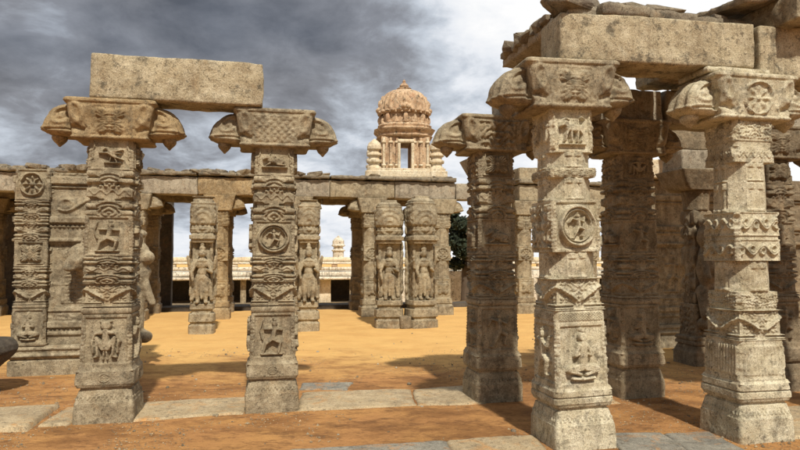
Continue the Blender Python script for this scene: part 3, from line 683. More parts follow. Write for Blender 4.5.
# ------------------------------------------------------------------ composite carved piers
def pier_panel(cx, cy, L, D, Hh, rz, mat, label, seed, nz=260, M=90, yali_end=1, figs=True, extra=None):
    """engaged pilaster + carved panel wall + beast at the end, origin at front left corner of the pilaster"""
    e = empty('carved_pier', (cx, cy, 0), rz, label, 'carved pier', 'composite carved piers')
    pb = .22
    sp = [(.40, .43, 'plain', pb, pb + .01, None), (.43, .9, 'block', pb - .006, pb - .008, ('sit', 'dance', 'sit', 'lion')), (.9, .96, 'torus', pb - .04, pb - .04, None), (.96, 1.2, 'wings', pb - .01, pb - .015, None), (1.2, 1.47, 'kattu', pb - .012, pb - .015, None),
          (1.47, 1.83, 'block', pb - .01, pb - .012, ('lotus', 'dance')), (1.83, 2.12, 'kattu', pb - .012, pb - .012, None), (2.12, 2.38, 'kattu', pb - .012, pb - .012, None), (2.38, Hh, 'block', pb - .006, pb - .008, ('wheel', 'lotus'))]
    a = make_shaft(sp, 300, 44, seed)
    put('pilaster', xf(a, (pb, pb, 0)), mat, e)
    zs = np.linspace(-.1, .40, 60)
    def Hb(k, s, z):
        s, z = np.broadcast_arrays(s, z); h = -.012 * np.clip((np.abs(s) - .985) / .015, 0, 1)
        h = h + .03 * box01(z, .24, .30) - .03 * box01(z, .195, .235) + .02 * box01(z, .33, .39)
        return h + .006 * np.sign(np.sin(s * 60)) * box01(z, .30, .33)
    put('plinth', xf(loft(zs, L / 2 + .03, D / 2 + .02, M, H=Hb, noise=.012, seed=seed), (L / 2, D / 2 + .03, 0)), mat, e)
    zs = np.linspace(.40, Hh - .03, nz)
    def H(k, s, z):
        s, z = np.broadcast_arrays(s, z); x = s * L / 2; h = 0 * s; A = np.abs(s)
        T = lambda a, b, hh, w=.012: hh * np.clip((z - a) / w, 0, 1) * np.clip((b - z) / w, 0, 1)
        h = h + T(2.60, 2.72, .055) + T(2.55, 2.585, .03) + T(2.06, 2.16, .05) + T(2.0, 2.04, .02) + T(1.80, 1.86, .045) + T(.62, .72, .04) + T(.52, .58, .03) + T(.84, .88, .02)
        h = h - T(.90, 1.78, .03) * (A < .86)
        h = h + .012 * np.sign(np.sin(x * 110)) * (T(2.0, 2.06, 1) + T(.58, .62, 1) + T(1.74, 1.78, 1)) * (A < .97)
        if k % 2 == 0:
            sx = x - L * .12
            h = h + .035 * motif('scroll', sx * 1.6, (z - 2.32) * 5.5, 1.3) * box01(z, 2.19, 2.52, .02) * (sx > -.42) * (A < .97)
            h = h + .02 * box01(np.abs(x - .02), .16, .20, .01) * box01(z, .95, 1.7, .02) + .018 * motif('leafy', x * 9, z * 9, 2) * (np.abs(x - .02) < .15) * box01(z, .95, 1.7, .02)
            h = h + .05 * cp((x - L * .26) / .28, (z - 1.3) / .42, FIG['dance']) * box01(z, .92, 1.72, .02)
            h = h + .05 * cp((x + L * .16) / .26, (z - 1.32) / .40, FIG['archer']) * box01(z, .92, 1.72, .02) * (L > 2)
            sp_r = np.hypot(x - L * .30, z - 2.36); sp_t = np.arctan2(z - 2.36, x - L * .30)
            h = h + .03 * np.clip(np.sin(sp_r * 70 - sp_t * 2), 0, 1) * (sp_r < .15)
            h = h + .012 * motif('leafy', x * 6, z * 6, 5) * (T(1.2, 1.25, 1) + T(.73, .83, 1) + T(2.73, 2.78, 1)) * (A < .97)
        return h
    put('panel', xf(loft(zs, L / 2 - .02, D / 2 - .05, M, H=H, noise=.012, nsc=6, seed=seed + 4), (L / 2, D / 2 + .06, 0)), mat, e)
    def yali(x0, y0, sg, h0=1.15):
        b = [(x0, y0, h0 + .50, .15, .19, .17), (x0 + .12 * sg, y0 - .04, h0 + .44, .10, .15, .10), (x0 + .02, y0, h0 + .78, .09, .14, .07), (x0 - .02, y0, h0 + .2, .17, .17, .32),
             ((x0 + .0 * sg, y0, h0 - .05), (x0 + .12 * sg, y0, h0 + .25), .08, .06), ((x0 - .02, y0, h0), (x0 - .02, y0, h0 - .55), .13, .11), ((x0 + .08 * sg, y0 - .04, h0 + .1), (x0 + .2 * sg, y0 - .04, h0 - .2), .07, .05),
             (x0 + .06 * sg, y0, h0 - .68, .15, .16, .1)]
        return blob(b, .022, .012, 14, seed)
    if yali_end:
        put('beast_sculpture', yali(L + .05, .20, 1), mat, e)
        put('beast_head', blob([(L * .56, -.02, 1.62, .17, .17, .17), (L * .53, -.13, 1.52, .12, .12, .11), (L * .62, .02, 1.78, .1, .1, .08), (L * .5, -.2, 1.45, .07, .07, .05), (L * .6, .0, 1.42, .12, .1, .1)], .018, .02, 16, seed), mat, e)
    return e
pier_panel(-5.22, 8.62, 1.52, .55, 2.80, 13, M_tan, 'broad carved pier with pilaster, scroll panel and beast heads, behind the left pillar', 91)
pr = pier_panel(4.12, 11.2, 2.4, .6, 3.0, 14, M_tan, 'carved panel pier with a curling scroll, far back under the right roof', 95, yali_end=1)
bx = boxgrid(2.7, .7, .34, .04, .02, .015, 5, 4)
put('cornice', xf(bx, (1.2, .3, 3.16)), M_cream, pr)
# rearing-beast column beside it
def rearing_column(cx, cy, rz, label):
    e = empty('beast_pillar', (cx, cy, 0), rz, label, 'pillar', 'carved stone pillars of the open hall')
    sp = [(-.1, .2, 'plain', .27, .27, None), (.2, .3, 'slope', .26, .22, None), (.3, .42, 'band', .25, .25, None), (.42, .9, 'block', .20, .19, ('leafy',)), (.9, 2.3, 'kattu', .16, .16, None), (2.3, 2.6, 'oct', .17, .2, None)]
    put('shaft', make_shaft(sp, 160, 24, 5), M_brown, e)
    b = [(0, -.24, 1.9, .15, .17, .2), (-.02, -.34, 1.84, .1, .13, .1), (0, -.2, 1.45, .15, .14, .35), ((-.1, -.25, 1.6), (-.12, -.4, 1.3), .06, .05), ((.1, -.25, 1.6), (.12, -.4, 1.3), .06, .05),
         ((-.08, -.2, 1.1), (-.12, -.32, .75), .09, .07), ((.08, -.2, 1.1), (.12, -.32, .75), .09, .07), (0, -.26, .62, .2, .16, .12), (0, -.22, 2.12, .12, .12, .1)]
    put('rearing_beast', blob(b, .022, .012, 14, 4), M_brown, e)
    zs = np.linspace(2.6, 2.9, 20); t = np.linspace(0, 1, 20)
    put('capital', loft(zs, .26 + .2 * t ** .6, .25 + .1 * t, 10, noise=.015, seed=3), M_brown, e)
    put('top_block', xf(boxgrid(.8, .5, .32, .05, .02, .02, 5, 2), (0, 0, 3.04)), M_grey, e)
    return e
rearing_column(4.52, 9.75, T0, 'slender dark pillar with a rearing beast, seen between the shaded pillar and the scroll-banded one')
beam('stone_beam', 5.3, 9.95, 3.42, 2.6, .42, .42, T0, M_brown, 'inner roof beam over the rearing-beast pillar', group='stone beams of the near hall', seed=44, res=.06)
pier_panel(6.4, 11.2, 4.2, .6, 3.0, 14, M_brown, 'dark carved wall pier closing the hall at the right, behind the edge pillar', 96, yali_end=0)
slab(5.0, 3.4, 1.6, 2.8, .12, 3.69, 'large inner roof slab off the right edge of the view', 63)

# ------------------------------------------------------------------ statue pillars of the open court
def deity(seed, v=0):
    a = .02 * v
    b = [(0, -.02, 1.06, .075, .075, .09), (0, -.01, 1.16, .07, .06, .05), (0, 0, 1.24, .045, .045, .06), ((0, 0, .98), (0, 0, .92), .045, .05), (0, 0, .84, .14, .09, .13), (0, 0, .66, .10, .08, .12), (0, 0, .54, .14, .1, .1),
         ((.14, 0, .90), (.24, -.02, .74), .05, .042), ((.24, -.02, .74), (.27, -.08, .92 + a), .042, .034), ((-.14, 0, .90), (-.24, -.02, .74), .05, .042), ((-.24, -.02, .74), (-.27, -.08, .92 - a), .042, .034),
         ((.13, -.03, .86), (.2, -.08, .66), .042, .036), ((.2, -.08, .66), (.1 + a, -.14, .72), .036, .03), ((-.13, -.03, .86), (-.2, -.08, .66), .042, .036), ((-.2, -.08, .66), (-.17, -.12, .5 + a), .036, .03),
         (.28, -.08, .97, .035, .03, .05), (-.28, -.08, .97, .035, .03, .05), ((.07, 0, .5), (.08 + a, -.03, .28), .085, .065), ((.08 + a, -.03, .28), (.08, 0, .06), .06, .045), ((-.07, 0, .5), (-.09, -.01, .28), .085, .065), ((-.09, -.01, .28), (-.08, 0, .06), .06, .045),
         (.09, -.06, .04, .045, .08, .035), (-.09, -.06, .04, .045, .08, .035), ((0, -.05, .46), (0, -.06, .12), .04, .03), ((.15, .02, .5), (.2, .03, .1), .03, .05), ((-.15, .02, .5), (-.2, .03, .1), .03, .05),
         (0, -.075, 1.05, .02, .025, .03), (.075, -.01, 1.05, .02, .02, .045), (-.075, -.01, 1.05, .02, .02, .045), (0, -.06, .90, .1, .04, .02)]
    return blob(b, .014, .006, 30, seed)
def statue_pillar(cx, cy, rz, label, seed, w=.27, h=2.86, v=0, mat=M_tan, cap='barrel'):
    e = empty('statue_pillar', (cx, cy, 0), rz, label, 'statue pillar', 'statue pillars standing in the court')
    zs = np.linspace(-.1, .62, 70)
    hw = np.interp(zs, [-.1, .18, .185, .24, .25, .42, .43, .5, .51, .62], [w, w, w - .035, w - .035, w + .0, w - .01, w - .06, w - .06, w - .02, w - .03])
    put('plinth', loft(zs, hw, hw, 14, octs=.35, noise=.012, seed=seed), mat, e)
    zs = np.linspace(.62, 2.05, 120)
    def H(k, s, z):
        s, z = np.broadcast_arrays(s, z)
        return 0.018 * motif('leafy', s * 1.5, z * 3, seed + k) * (np.abs(s) < .95) * (k != 0) - .03 * (k == 0) * (np.abs(s) < .8) * box01(z, .66, 1.82, .02)
    put('shaft', xf(loft(zs, w * .72, w * .62, 22, H=H, noise=.008, seed=seed), (0, .05, 0)), mat, e)
    st = put('deity_statue', xf(deity(seed, v), (0, -.17, .62)), mat, e)
    zs = np.linspace(1.90, 2.10, 24); hw = np.interp(zs, [1.9, 1.93, 1.97, 1.975, 2.06, 2.065, 2.1], [w - .06, w - .05, w - .05, w - .01, w - .01, w - .05, w - .06])
    put('abacus', loft(zs, hw, hw, 14, noise=.008, seed=seed + 2), mat, e)
    zs = np.linspace(2.10, h, 60); t = np.linspace(0, 1, 60)
    if cap == 'barrel':
        hw = w - .075 + .05 * np.abs(np.sin(t * 3.4)) ** .6; hw = hw * np.where(t > .93, .86, 1)
    else:
        hw = w - .1 + .085 * np.sin(np.clip(t * 1.1, 0, 1) * math.pi) ** .8; hw = np.where(t > .86, (w - .05) * (1 - (t - .86) * 3.8), hw)
    hw = hw + .016 * np.sign(np.sin(t * 26)) * (np.abs(t - .5) > .28) - .03 * np.exp(-((t - .22) / .03) ** 2)
    put('scroll_top', loft(zs, hw, hw * .95, 20, H=lambda k, s, z: .022 * motif('arch' if k == 0 else 'leafy', s * 1.2, (np.broadcast_arrays(s, z)[1] - 2.5) * 4, 1) * (np.abs(s) < .9), rn=np.full(60, 5.0), noise=.012, seed=seed + 3), mat, e)
    sd = [((x, .12, z), (x * 1.06, .1, z + .12), .05, .035) for x in (-w * .9, w * .9) for z in (.8, 1.0, 1.2, 1.4, 1.6, 1.8, 2.15, 2.35, 2.55)]
    sd += [((x, .14, .6), (x, .14, 2.6), .045, .045) for x in (-w * .82, w * .82)]
    put('side_foliage', blob(sd, .022, .02, 12, seed), mat, e)
    return e
statue_pillar(-4.18, 13.6, T0, 'carved pillar with a standing four-armed deity, leftmost of the court statues', 101, w=.27, h=2.88)
statue_pillar(-2.02, 14.1, T0, 'carved pillar with a standing deity, half hidden just right of the bull pillar', 103, w=.25, h=2.85, v=1)
statue_pillar(-.255, 14.75, T0 - 8, 'left one of the leaning pair of deity pillars below the tower', 107, w=.33, h=2.90, v=-1, cap='bulb')
statue_pillar(.475, 14.78, T0 + 10, 'right one of the leaning pair of deity pillars, with pointed top, below the tower', 109, w=.335, h=3.0, v=1, cap='bulb')
tag(put('stone_block', xf(boxgrid(.26, .3, .30, .03, .05, .02, 6, 3), (0, 0, .12)), M_brown, None, (.10, 14.55, 0), 15), 'small rounded stone block wedged between the pair of deity pillars', 'stone block')

# ------------------------------------------------------------------ rear gallery
g0 = np.array([-0.80, 17.55])
def gp(u, v): c = g0 + u * U + v * Vv; return float(c[0]), float(c[1])
GG = 'plain pillars of the rear gallery'
def gallery_pillar(u, v, label, seed, mat=M_tan, first=None):
    x, y = gp(u, v)
    if first is not None:
        e = copy_tree(first); e.location = (x, y, 0); e['label'] = label; return e
    e = empty('gallery_pillar', (x, y, 0), T0, label, 'pillar', GG)
    sp = [(-.1, .25, 'plain', .30, .30, None), (.25, .32, 'slope', .28, .25, None), (.32, .45, 'band', .27, .27, None), (.45, 1.0, 'block', .235, .235, ('lotus',)), (1.0, 1.5, 'oct', .22, .22, None), (1.5, 1.9, 'block', .235, .235, ('wheel',)),
          (1.9, 2.4, 'oct', .215, .215, None), (2.4, 2.82, 'block', .225, .225, ('leafy',))]
    put('shaft', make_shaft(sp, 130, 16, seed), mat, e)
    zs = np.linspace(2.80, 3.2, 24); t = np.linspace(0, 1, 24)
    c = put('capital', loft(zs, .30 + .1 * t, .27 + .03 * t, 12, noise=.015, seed=seed), mat, e)
    for s in (-1, 1):
        put('bracket_arm', cap_arm(s, seed + s, M=8, nz=20, reach=.66), mat, e)
    return e
GF = gallery_pillar(0, 0, 'rear gallery pillar standing left of the pair of deity pillars', 201)
GF2 = gallery_pillar(-4.0, 0, 'rear gallery pillar with an orange-stained capital behind the leftmost court statue', 203, M_warm)
for u, lab in ((-6.05, 'rear gallery pillar in the dark just right of the beast pillar'), (-2.0, 'rear gallery pillar hidden behind the bull pillar'), (1.98, 'rear gallery pillar behind the right deity pillar, below the tower'),
               (4.45, 'rear gallery pillar glimpsed right of the shaded dancing-figure pillar'), (-8.1, 'rear gallery pillar behind the broad carved pier'), (-10.1, 'rear gallery pillar at the far left edge'),
               (6.5, 'rear gallery pillar hidden behind the right hall'), (8.5, 'rear gallery pillar furthest to the right')):
    gallery_pillar(u, 0, lab, 0, first=GF)
back_us = (-10.1, -8.1, -6.05, -4.0, -2.0, 0, 1.98, 4.45, 6.5, 8.5)
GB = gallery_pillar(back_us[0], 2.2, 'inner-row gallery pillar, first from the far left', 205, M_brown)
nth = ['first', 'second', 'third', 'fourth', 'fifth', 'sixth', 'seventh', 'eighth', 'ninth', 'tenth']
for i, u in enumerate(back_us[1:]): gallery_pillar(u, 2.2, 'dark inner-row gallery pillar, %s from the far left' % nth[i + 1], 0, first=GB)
BG = 'stone beams of the rear gallery'
def gbeam(u0, u1, v, label, seed, mat=M_grey, h=.46, z=3.2):
    x, y = gp((u0 + u1) / 2, v)
    beam('stone_beam', x, y, z + h / 2, u1 - u0 - .012, .5, h, T0, mat, label, group=BG, seed=seed, res=.09, r=.02, noise=.03)
us = [-12, -10.1, -8.1, -6.3, -4.55, -2.9, -1.15, .62, 2.35]
wd = ['at the far left edge', 'left of the broad carved pier', 'behind the broad carved pier', 'behind the beast pillar', 'above the leftmost court statue', 'orange one left of the bull pillar', 'right of the bull pillar', 'below the left half of the tower']
wd[4] = 'reddish one above the leftmost court statue'; wd[5] = 'behind the bull pillar'
for i in range(8):
    gbeam(us[i], us[i + 1], 0, 'front beam of the rear gallery, ' + wd[i], 300 + i, M_warm if i in (4,) else (M_grey if i % 2 else M_tan))
gbeam(2.36, 2.9, 0, 'short end block of the rear gallery beam right of the tower', 310, M_grey)
gbeam(4.25, 6.3, 0, 'front beam of the rear gallery right of the gap, beyond the shaded pillar', 311, M_tan)
gbeam(6.3, 9.2, 0, 'front beam of the rear gallery hidden behind the right hall', 312, M_tan)
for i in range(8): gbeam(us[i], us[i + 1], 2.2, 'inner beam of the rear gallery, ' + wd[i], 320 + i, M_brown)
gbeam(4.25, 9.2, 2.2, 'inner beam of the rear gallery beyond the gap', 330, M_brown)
def gslab(u0, u1, label, seed):
    x, y = gp((u0 + u1) / 2, 1.1)
    o = put('roof_slab', boxgrid(u1 - u0 - .02, 2.9, .10, .07, .012, .06, 5, seed, .8), M_rub, None, (x, y, 3.735), T0); tag(o, label, 'roof slab', 'roof slabs of the rear gallery')
for i in range(8): gslab(us[i], us[i + 1], 'ragged roof slab on the rear gallery, ' + wd[i], 340 + i)
gslab(4.2, 9.2, 'ragged roof slab on the rear gallery beyond the gap', 350)
x, y = gp(-1.2, 2.85)
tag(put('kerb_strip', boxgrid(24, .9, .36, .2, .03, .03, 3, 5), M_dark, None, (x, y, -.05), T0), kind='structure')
# closed rear wall of the gallery's left part, and rubble along its eave
x, y = gp(-9.45, 3.3)
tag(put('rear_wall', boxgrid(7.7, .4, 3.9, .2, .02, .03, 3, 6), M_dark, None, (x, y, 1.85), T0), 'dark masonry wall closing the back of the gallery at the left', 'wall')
rnd = random.Random(5); k = 0
where = ['far left', 'left of the broad pier', 'over the broad pier', 'left of the beast pillar', 'beside the beast pillar', 'left of the bull pillar', 'near the bull pillar', 'right of the bull pillar', 'left of the tower', 'close left of the tower']
uu = -11.6
while uu < 2.2:
    if not (-1.0 < uu < -.0 or .1 < uu < 1.8):
        s = rnd.uniform(.13, .30); x, y = gp(uu, rnd.uniform(-.30, -.15))
        rubble(x, y, 3.80, s, 400 + k, 'loose eave stone on the rear gallery roof', 'small loose stones along the rear gallery eave', flatn=.55, mat=M_rub if rnd.random() < .6 else M_brown)
    uu += rnd.uniform(.18, .40); k += 1
for uu in (4.3, 4.7, 5.1):
    x, y = gp(uu, -.15); rubble(x, y, 3.80, .18, 440 + int(uu * 10), 'loose eave stone on the rear gallery roof', 'small loose stones along the rear gallery eave', flatn=.45)
x, y = gp(4.55, -.02)
beam('parapet_block', x, y, 3.93, .60, .5, .46, T0, M_tan, 'squared stone block on the gallery roof between the shaded pillar and the ringed pillar', 'stone block', seed=17, res=.06)

# ------------------------------------------------------------------ domed tower on the gallery roof
def tower():
    x, y = gp(1.32, 1.75); z0 = 3.72
    e = empty('domed_tower', (x, y, z0), T0 - 8, 'small ribbed-dome temple tower of orange plaster on a cream platform on the gallery roof', 'tower'); e.scale = (.86, .86, 1.03)
    P_ = lambda nm, arr, mat, par=e: put(nm, arr, mat, par)
    zs = np.linspace(0, .46, 34); hw = np.interp(zs, [0, .12, .13, .2, .21, .38, .39, .46], [1.42, 1.42, 1.36, 1.36, 1.40, 1.40, 1.34, 1.34])
    P_('platform', loft(zs, hw, hw * .8, 20, noise=.02, nsc=4, seed=1), M_cream)
    # drum: four corner piers and two lintels leave a doorway right through
    W2, D2 = .84, .72; zb, zt = .46, 1.42
    for sx in (-1, 1):
        b = boxgrid(W2 - .19, D2 * 2, zt - zb, .05, .01, .01, 5, 3 + sx); cxp = sx * (.19 + (W2 - .19) / 2)
        w = P_('drum_wall', xf(b, (cxp, 0, (zb + zt) / 2)), M_plaster)
        for q in (.30, .52, .76):
            P_('pilaster', xf(boxgrid(.085, .09, zt - zb - .08, .05, .01, .006, 5, 2), (sx * q, -D2 - .03, (zb + zt) / 2)), M_cream if q > .6 else M_plaster, w)
            P_('pilaster', xf(boxgrid(.15, .14, .07, .05, .01, .006, 5, 2), (sx * q, -D2 - .035, zt - .17)), M_cream, w)
            P_('pilaster', xf(boxgrid(.15, .14, .06, .05, .01, .006, 5, 2), (sx * q, -D2 - .035, zb + .12)), M_cream, w)
    fr = P_('door_frame', xf(boxgrid(.56, .16, .10, .05, .01, .006, 5, 2), (0, -D2 - .06, zt - .14)), M_cream)
    for sx in (-1, 1): P_('door_jamb', xf(boxgrid(.10, .16, zt - zb - .2, .05, .01, .006, 5, 2), (sx * .235, -D2 - .06, (zb + zt) / 2 - .1)), M_cream, fr)
    P_('lintel', xf(boxgrid(.38, D2 * 2 - .02, .14, .05, .01, .006, 5, 2), (0, 0, zt - .07)), M_plaster)
    # cornices and eave
    zs = np.linspace(zt, zt + .42, 50); hw = np.interp(zs, zt + np.array([0, .05, .06, .12, .2, .25, .26, .3, .36, .42]), [.92, 1.0, .93, .93, 1.04, 1.08, .98, .92, .95, .88])
    P_('eave', loft(zs, hw, hw * .9, 24, octs=.6, noise=.012, seed=4), M_plaster)
    zn = zt + .42; zs = np.linspace(zn, zn + .34, 20); P_('neck', loft(zs, np.linspace(.80, .76, 20), .70, 20, octs=.9, noise=.01, seed=4), M_plaster)
    bl = []
    for k in range(16):
        a = k / 16 * 2 * math.pi; r = .86; cx_, cy_ = r * math.cos(a), r * .9 * math.sin(a); big = (k % 4 == 0) or k in (12,)
        s = 1.25 if k % 2 == 0 else .8
        bl += [(cx_, cy_, zn + .12 * s, .075 * s, .075 * s, .12 * s), (cx_ * .98, cy_ * .98, zn + .27 * s, .05 * s, .05 * s, .055 * s), (cx_ * .93, cy_ * .93, zn + .03, .13, .13, .05)]
    P_('figure_band', blob(bl, .022, .02, 12, 4), M_plaster)
    zd = zn + .30; zs = np.linspace(0, 1, 60); th = zs * math.pi / 2
    rr = .86 * np.cos(th) ** .62 * (1 + .06 * np.sin(zs * math.pi)); zz = zd + .78 * np.sin(th) ** .95
    # ribbed dome as a round loft
    m = 96; ang = np.arange(m) / m * 2 * math.pi; rib = 1 + .085 * (np.abs(np.sin(ang * 12)) - .5)
    Vd = np.stack([np.outer(rr, np.cos(ang) * rib), np.outer(rr * .94, np.sin(ang) * rib), np.repeat(zz[:, None], m, 1)], -1)
    Vd = Vd + (fbm(Vd, 6, 3, 4) * .02)[..., None]; Vd = Vd.reshape(-1, 3)
    i = np.arange(59)[:, None] * m; j = np.arange(m)[None]; Qd = np.stack([i + j, i + (j + 1) % m, i + m + (j + 1) % m, i + m + j], -1).reshape(-1, 4)
    P_('dome', (Vd, Qd, None), M_plaster)
    pet = []
    for k in range(24):
        a = k / 24 * 2 * math.pi; pet += [(.88 * math.cos(a), .83 * math.sin(a), zd + .07, .10, .10, .055)]
        pet += [(.60 * math.cos(a), .56 * math.sin(a), zd + .60, .06, .06, .07)]
    P_('petal_band', blob(pet[0::2], .022, .01, 12, 8), M_plaster); P_('petal_band', blob(pet[1::2], .02, .01, 12, 8), M_plaster)
    bl = []
    for k in range(4):   # gable niches on the dome sides
        a = k * math.pi / 2 - math.pi / 2; c, s_ = math.cos(a), math.sin(a)
        bl += [(c * .80, s_ * .76, zd + .34, .15, .15, .15), (c * .86, s_ * .82, zd + .16, .17, .17, .09), (c * .76, s_ * .7, zd + .53, .07, .07, .09), ((c * .84 - s_ * .2, s_ * .8 + c * .2, zd + .12), (c * .8 - s_ * .1, s_ * .76 + c * .1, zd + .45), .06, .04),
               ((c * .84 + s_ * .2, s_ * .8 - c * .2, zd + .12), (c * .8 + s_ * .1, s_ * .76 - c * .1, zd + .45), .06, .04)]
    for q in range(4): P_('gable_niche', blob(bl[q * 5:q * 5 + 5], .02, .02, 14, 5), M_plaster)
    zf = zd + .72; zs = np.linspace(0, .40, 40); r = np.interp(zs, [0, .05, .07, .12, .14, .2, .27, .3, .34, .40], [.36, .34, .24, .27, .14, .17, .10, .05, .06, .008])
    P_('finial', loft(zf + zs, r, r, 8, rn=2.0, noise=.006, seed=4), M_plaster)
    for sx in (-1, 1):   # corner turrets
        zs = np.linspace(.46, 1.36, 70); t = (zs - .46) / .9
        r = np.interp(t, [0, .08, .10, .2, .22, .3, .32, .42, .44, .52, .54, .62, .64, .75, .86, .94, 1.0], [.25, .25, .19, .19, .27, .27, .19, .19, .27, .24, .18, .18, .25, .25, .2, .09, .02])
        P_('corner_turret', loft(zs, r, r, 8, rn=2.6, cx=np.full(70, sx * 1.08), cy=np.full(70, -.62), noise=.012, seed=6), M_cream)
        P_('corner_turret', loft(zs, r, r, 8, rn=2.6, cx=np.full(70, sx * 1.08), cy=np.full(70, .62), noise=.012, seed=7), M_cream)
tower()

# ------------------------------------------------------------------ far compound building on lower ground
def far_building():
    e = empty('temple_hall', (-4, 40, -1.5), T0 - 4, 'long low whitewashed temple hall with ledges and dark openings, far behind the gallery', 'building')
    Lh = 44
    bx_ = lambda nm, sx, sy, sz, x, y, z, mat, par=e: put(nm, xf(boxgrid(sx, sy, sz, .25, .03, .03, 3, int(abs(x) * 7 + z * 5)), (x, y, z)), mat, par)
    bx_('rear_wall', Lh, .4, 2.4, 0, 3.0, 1.2, M_dark); bx_('roof', Lh, 3.6, .3, 0, 1.3, 2.05, M_white)
    bx_('ledge', Lh, .5, .18, 0, -.65, 1.80, M_white); bx_('ledge', Lh, .35, .22, 0, -.35, 2.38, M_white); bx_('ledge', Lh, .5, .14, 0, -.28, 2.72, M_white); bx_('ledge', Lh, .4, .3, 0, -.1, 2.94, M_cream)
    bx_('plinth', Lh, 3.9, .4, 0, 1.1, .1, M_brown)
    for i in range(20):
        x = -21 + i * 2.2
        bx_('column', .34, .34, 1.5, x, -.2, 1.0, M_tan)
    for (x0, w) in ((-1.0, 1.4), (8.5, 2.2), (-14, 2.0), (12.5, 2.0)): bx_('wall', w, .3, 1.5, x0, .0, 1.0, M_cream)
    for i in range(36):
        bx_('parapet_ornament', .35, .3, .3, -20.5 + i * 1.2, -.35, 2.58, M_plaster if i % 3 else M_white)
    t = empty('turret', (0, 0, 0)); 
    zs = np.linspace(0, 1.5, 60); r = np.interp(zs, [0, .5, .52, .6, .62, .8, .82, .88, .95, 1.15, 1.3, 1.42, 1.5], [.34, .34, .42, .42, .3, .3, .42, .42, .36, .36, .25, .08, .02])
    bpy.data.objects.remove(t)
    put('turret', xf(loft(zs, r, r, 8, rn=3.0, noise=.01), (.15, .1, 2.95)), M_white, e)
far_building()
beam('compound_wall', 3.6, 28.5, -.15, 9.0, .4, 2.3, 8, M_white, 'whitewashed compound wall seen low between gallery pillars under the dark tree', 'wall', seed=77, res=.2)

# ------------------------------------------------------------------ trees behind
def tree(x, y, z, h, rad, seed, label, n=9000):
    rg = np.random.RandomState(seed)
    e = empty('tree', (x, y, z), 0, label, 'tree', 'trees beyond the gallery')
    th = h * .45; parts = []
    zs = np.linspace(0, th, 12); r = np.interp(zs, [0, th], [.28, .16]); parts.append(loft(zs, r, r, 4, rn=2.0, noise=.05, seed=seed))
    put('trunk', join_arrays(parts), M_bark, e)
    C = []
    for k in range(26):
        d = rg.normal(size=3); d /= np.linalg.norm(d); q = rg.rand() ** .4
        C.append(np.array([d[0] * rad * q, d[1] * rad * q, h * .62 + d[2] * h * .34 * q]))
    C = np.array(C); ci = rg.randint(0, len(C), n); dv = rg.normal(size=(n, 3)); dv /= np.linalg.norm(dv, axis=1, keepdims=True)
    c = C[ci] + dv * (rad * .34 * rg.rand(n, 1) ** .45) * np.array([1, 1, .75])
    a = rg.normal(size=(n, 3)); a /= np.linalg.norm(a, axis=1, keepdims=True); b = np.cross(a, rg.normal(size=(n, 3))); b /= np.linalg.norm(b, axis=1, keepdims=True)
    s = rg.uniform(.06, .14, (n, 1)); V = np.stack([c - a * s, c + b * s * .5, c + a * s, c - b * s * .5], 1).reshape(-1, 3)
    Q = np.arange(n * 4).reshape(-1, 4); h_ = n // 2
    cr = put('crown', (V, Q, None), M_leaf, e, smooth=False)
    cr.data.materials.append(M_leaf2); mi = (rg.rand(n) < .3).astype(np.int32); cr.data.polygons.foreach_set('material_index', mi)
    put('limb', xf(loft(np.linspace(0, h * .4, 8), np.linspace(.12, .04, 8), np.linspace(.12, .04, 8), 4, rn=2.0), (0, 0, th), (22, 10, 0)), M_bark, e)
    put('limb', xf(loft(np.linspace(0, h * .35, 8), np.linspace(.12, .04, 8), np.linspace(.12, .04, 8), 4, rn=2.0), (0, 0, th), (-20, -25, 0)), M_bark, e)
tree(2.75, 26.6, -.8, 4.9, 1.1, 3, 'dark dense tree behind the gap in the gallery, left of the shaded pillar')

# ------------------------------------------------------------------ paving and loose slabs
def paver(pts, z, th, label, seed, mat=M_paver, group='flat paving stones set in the sand'):
    """flat slab with an outline of ground points (counter-clockwise)"""
    pts = np.array(pts, float); c = pts.mean(0); n = 26
    A, B = np.meshgrid(np.linspace(0, 1, n + 1), np.linspace(0, 1, n + 1), indexing='ij'); A = A[..., None]; B = B[..., None]
    G = (pts[0] * (1 - A) + pts[1] * A) * (1 - B) + (pts[3] * (1 - A) + pts[2] * A) * B - c
    jag = np.stack([fbm(np.concatenate([G, 0 * A], -1), 3, 4, seed), fbm(np.concatenate([G, 0 * A], -1), 3, 4, seed + 9)], -1) * .035
    G = G + jag
    zt = fbm(np.concatenate([G, 0 * A], -1), 3, 4, seed + 3) * .008 + z
    edge = np.minimum(np.minimum(A, 1 - A), np.minimum(B, 1 - B))[..., 0]; zt = zt - .012 * (edge < .01)
    top = np.concatenate([G, zt[..., None]], -1); m = n + 1
    idx = np.arange(m * m).reshape(m, m)
    ring = np.concatenate([idx[:-1, 0], idx[-1, :-1], idx[:0:-1, -1], idx[0, :0:-1]])
    V = top.reshape(-1, 3); low = V[ring].copy(); low[:, 2] = z - th
    Q = np.stack([idx[:-1, :-1], idx[1:, :-1], idx[1:, 1:], idx[:-1, 1:]], -1).reshape(-1, 4)
    o = len(V); k = len(ring); a = np.arange(k); Q2 = np.stack([ring, o + a, o + (a + 1) % k, ring[(a + 1) % k]], -1)[:, ::-1]
    ob = put('paving_stone', (np.concatenate([V, low]), np.concatenate([Q, Q2[:, ::-1]]), None), mat, None, (c[0], c[1], 0))
    return tag(ob, label, 'paving stone', group)
paver([(-2.66, 6.28), (-1.60, 6.60), (-1.58, 7.38), (-2.80, 7.08)], .022, .1, 'pale paving stone between the two left pillars', 1)
paver([(-1.06, 6.72), (.17, 6.93), (.14, 7.78), (-1.14, 7.60)], .024, .1, 'pale paving stone right of the bull pillar', 2)
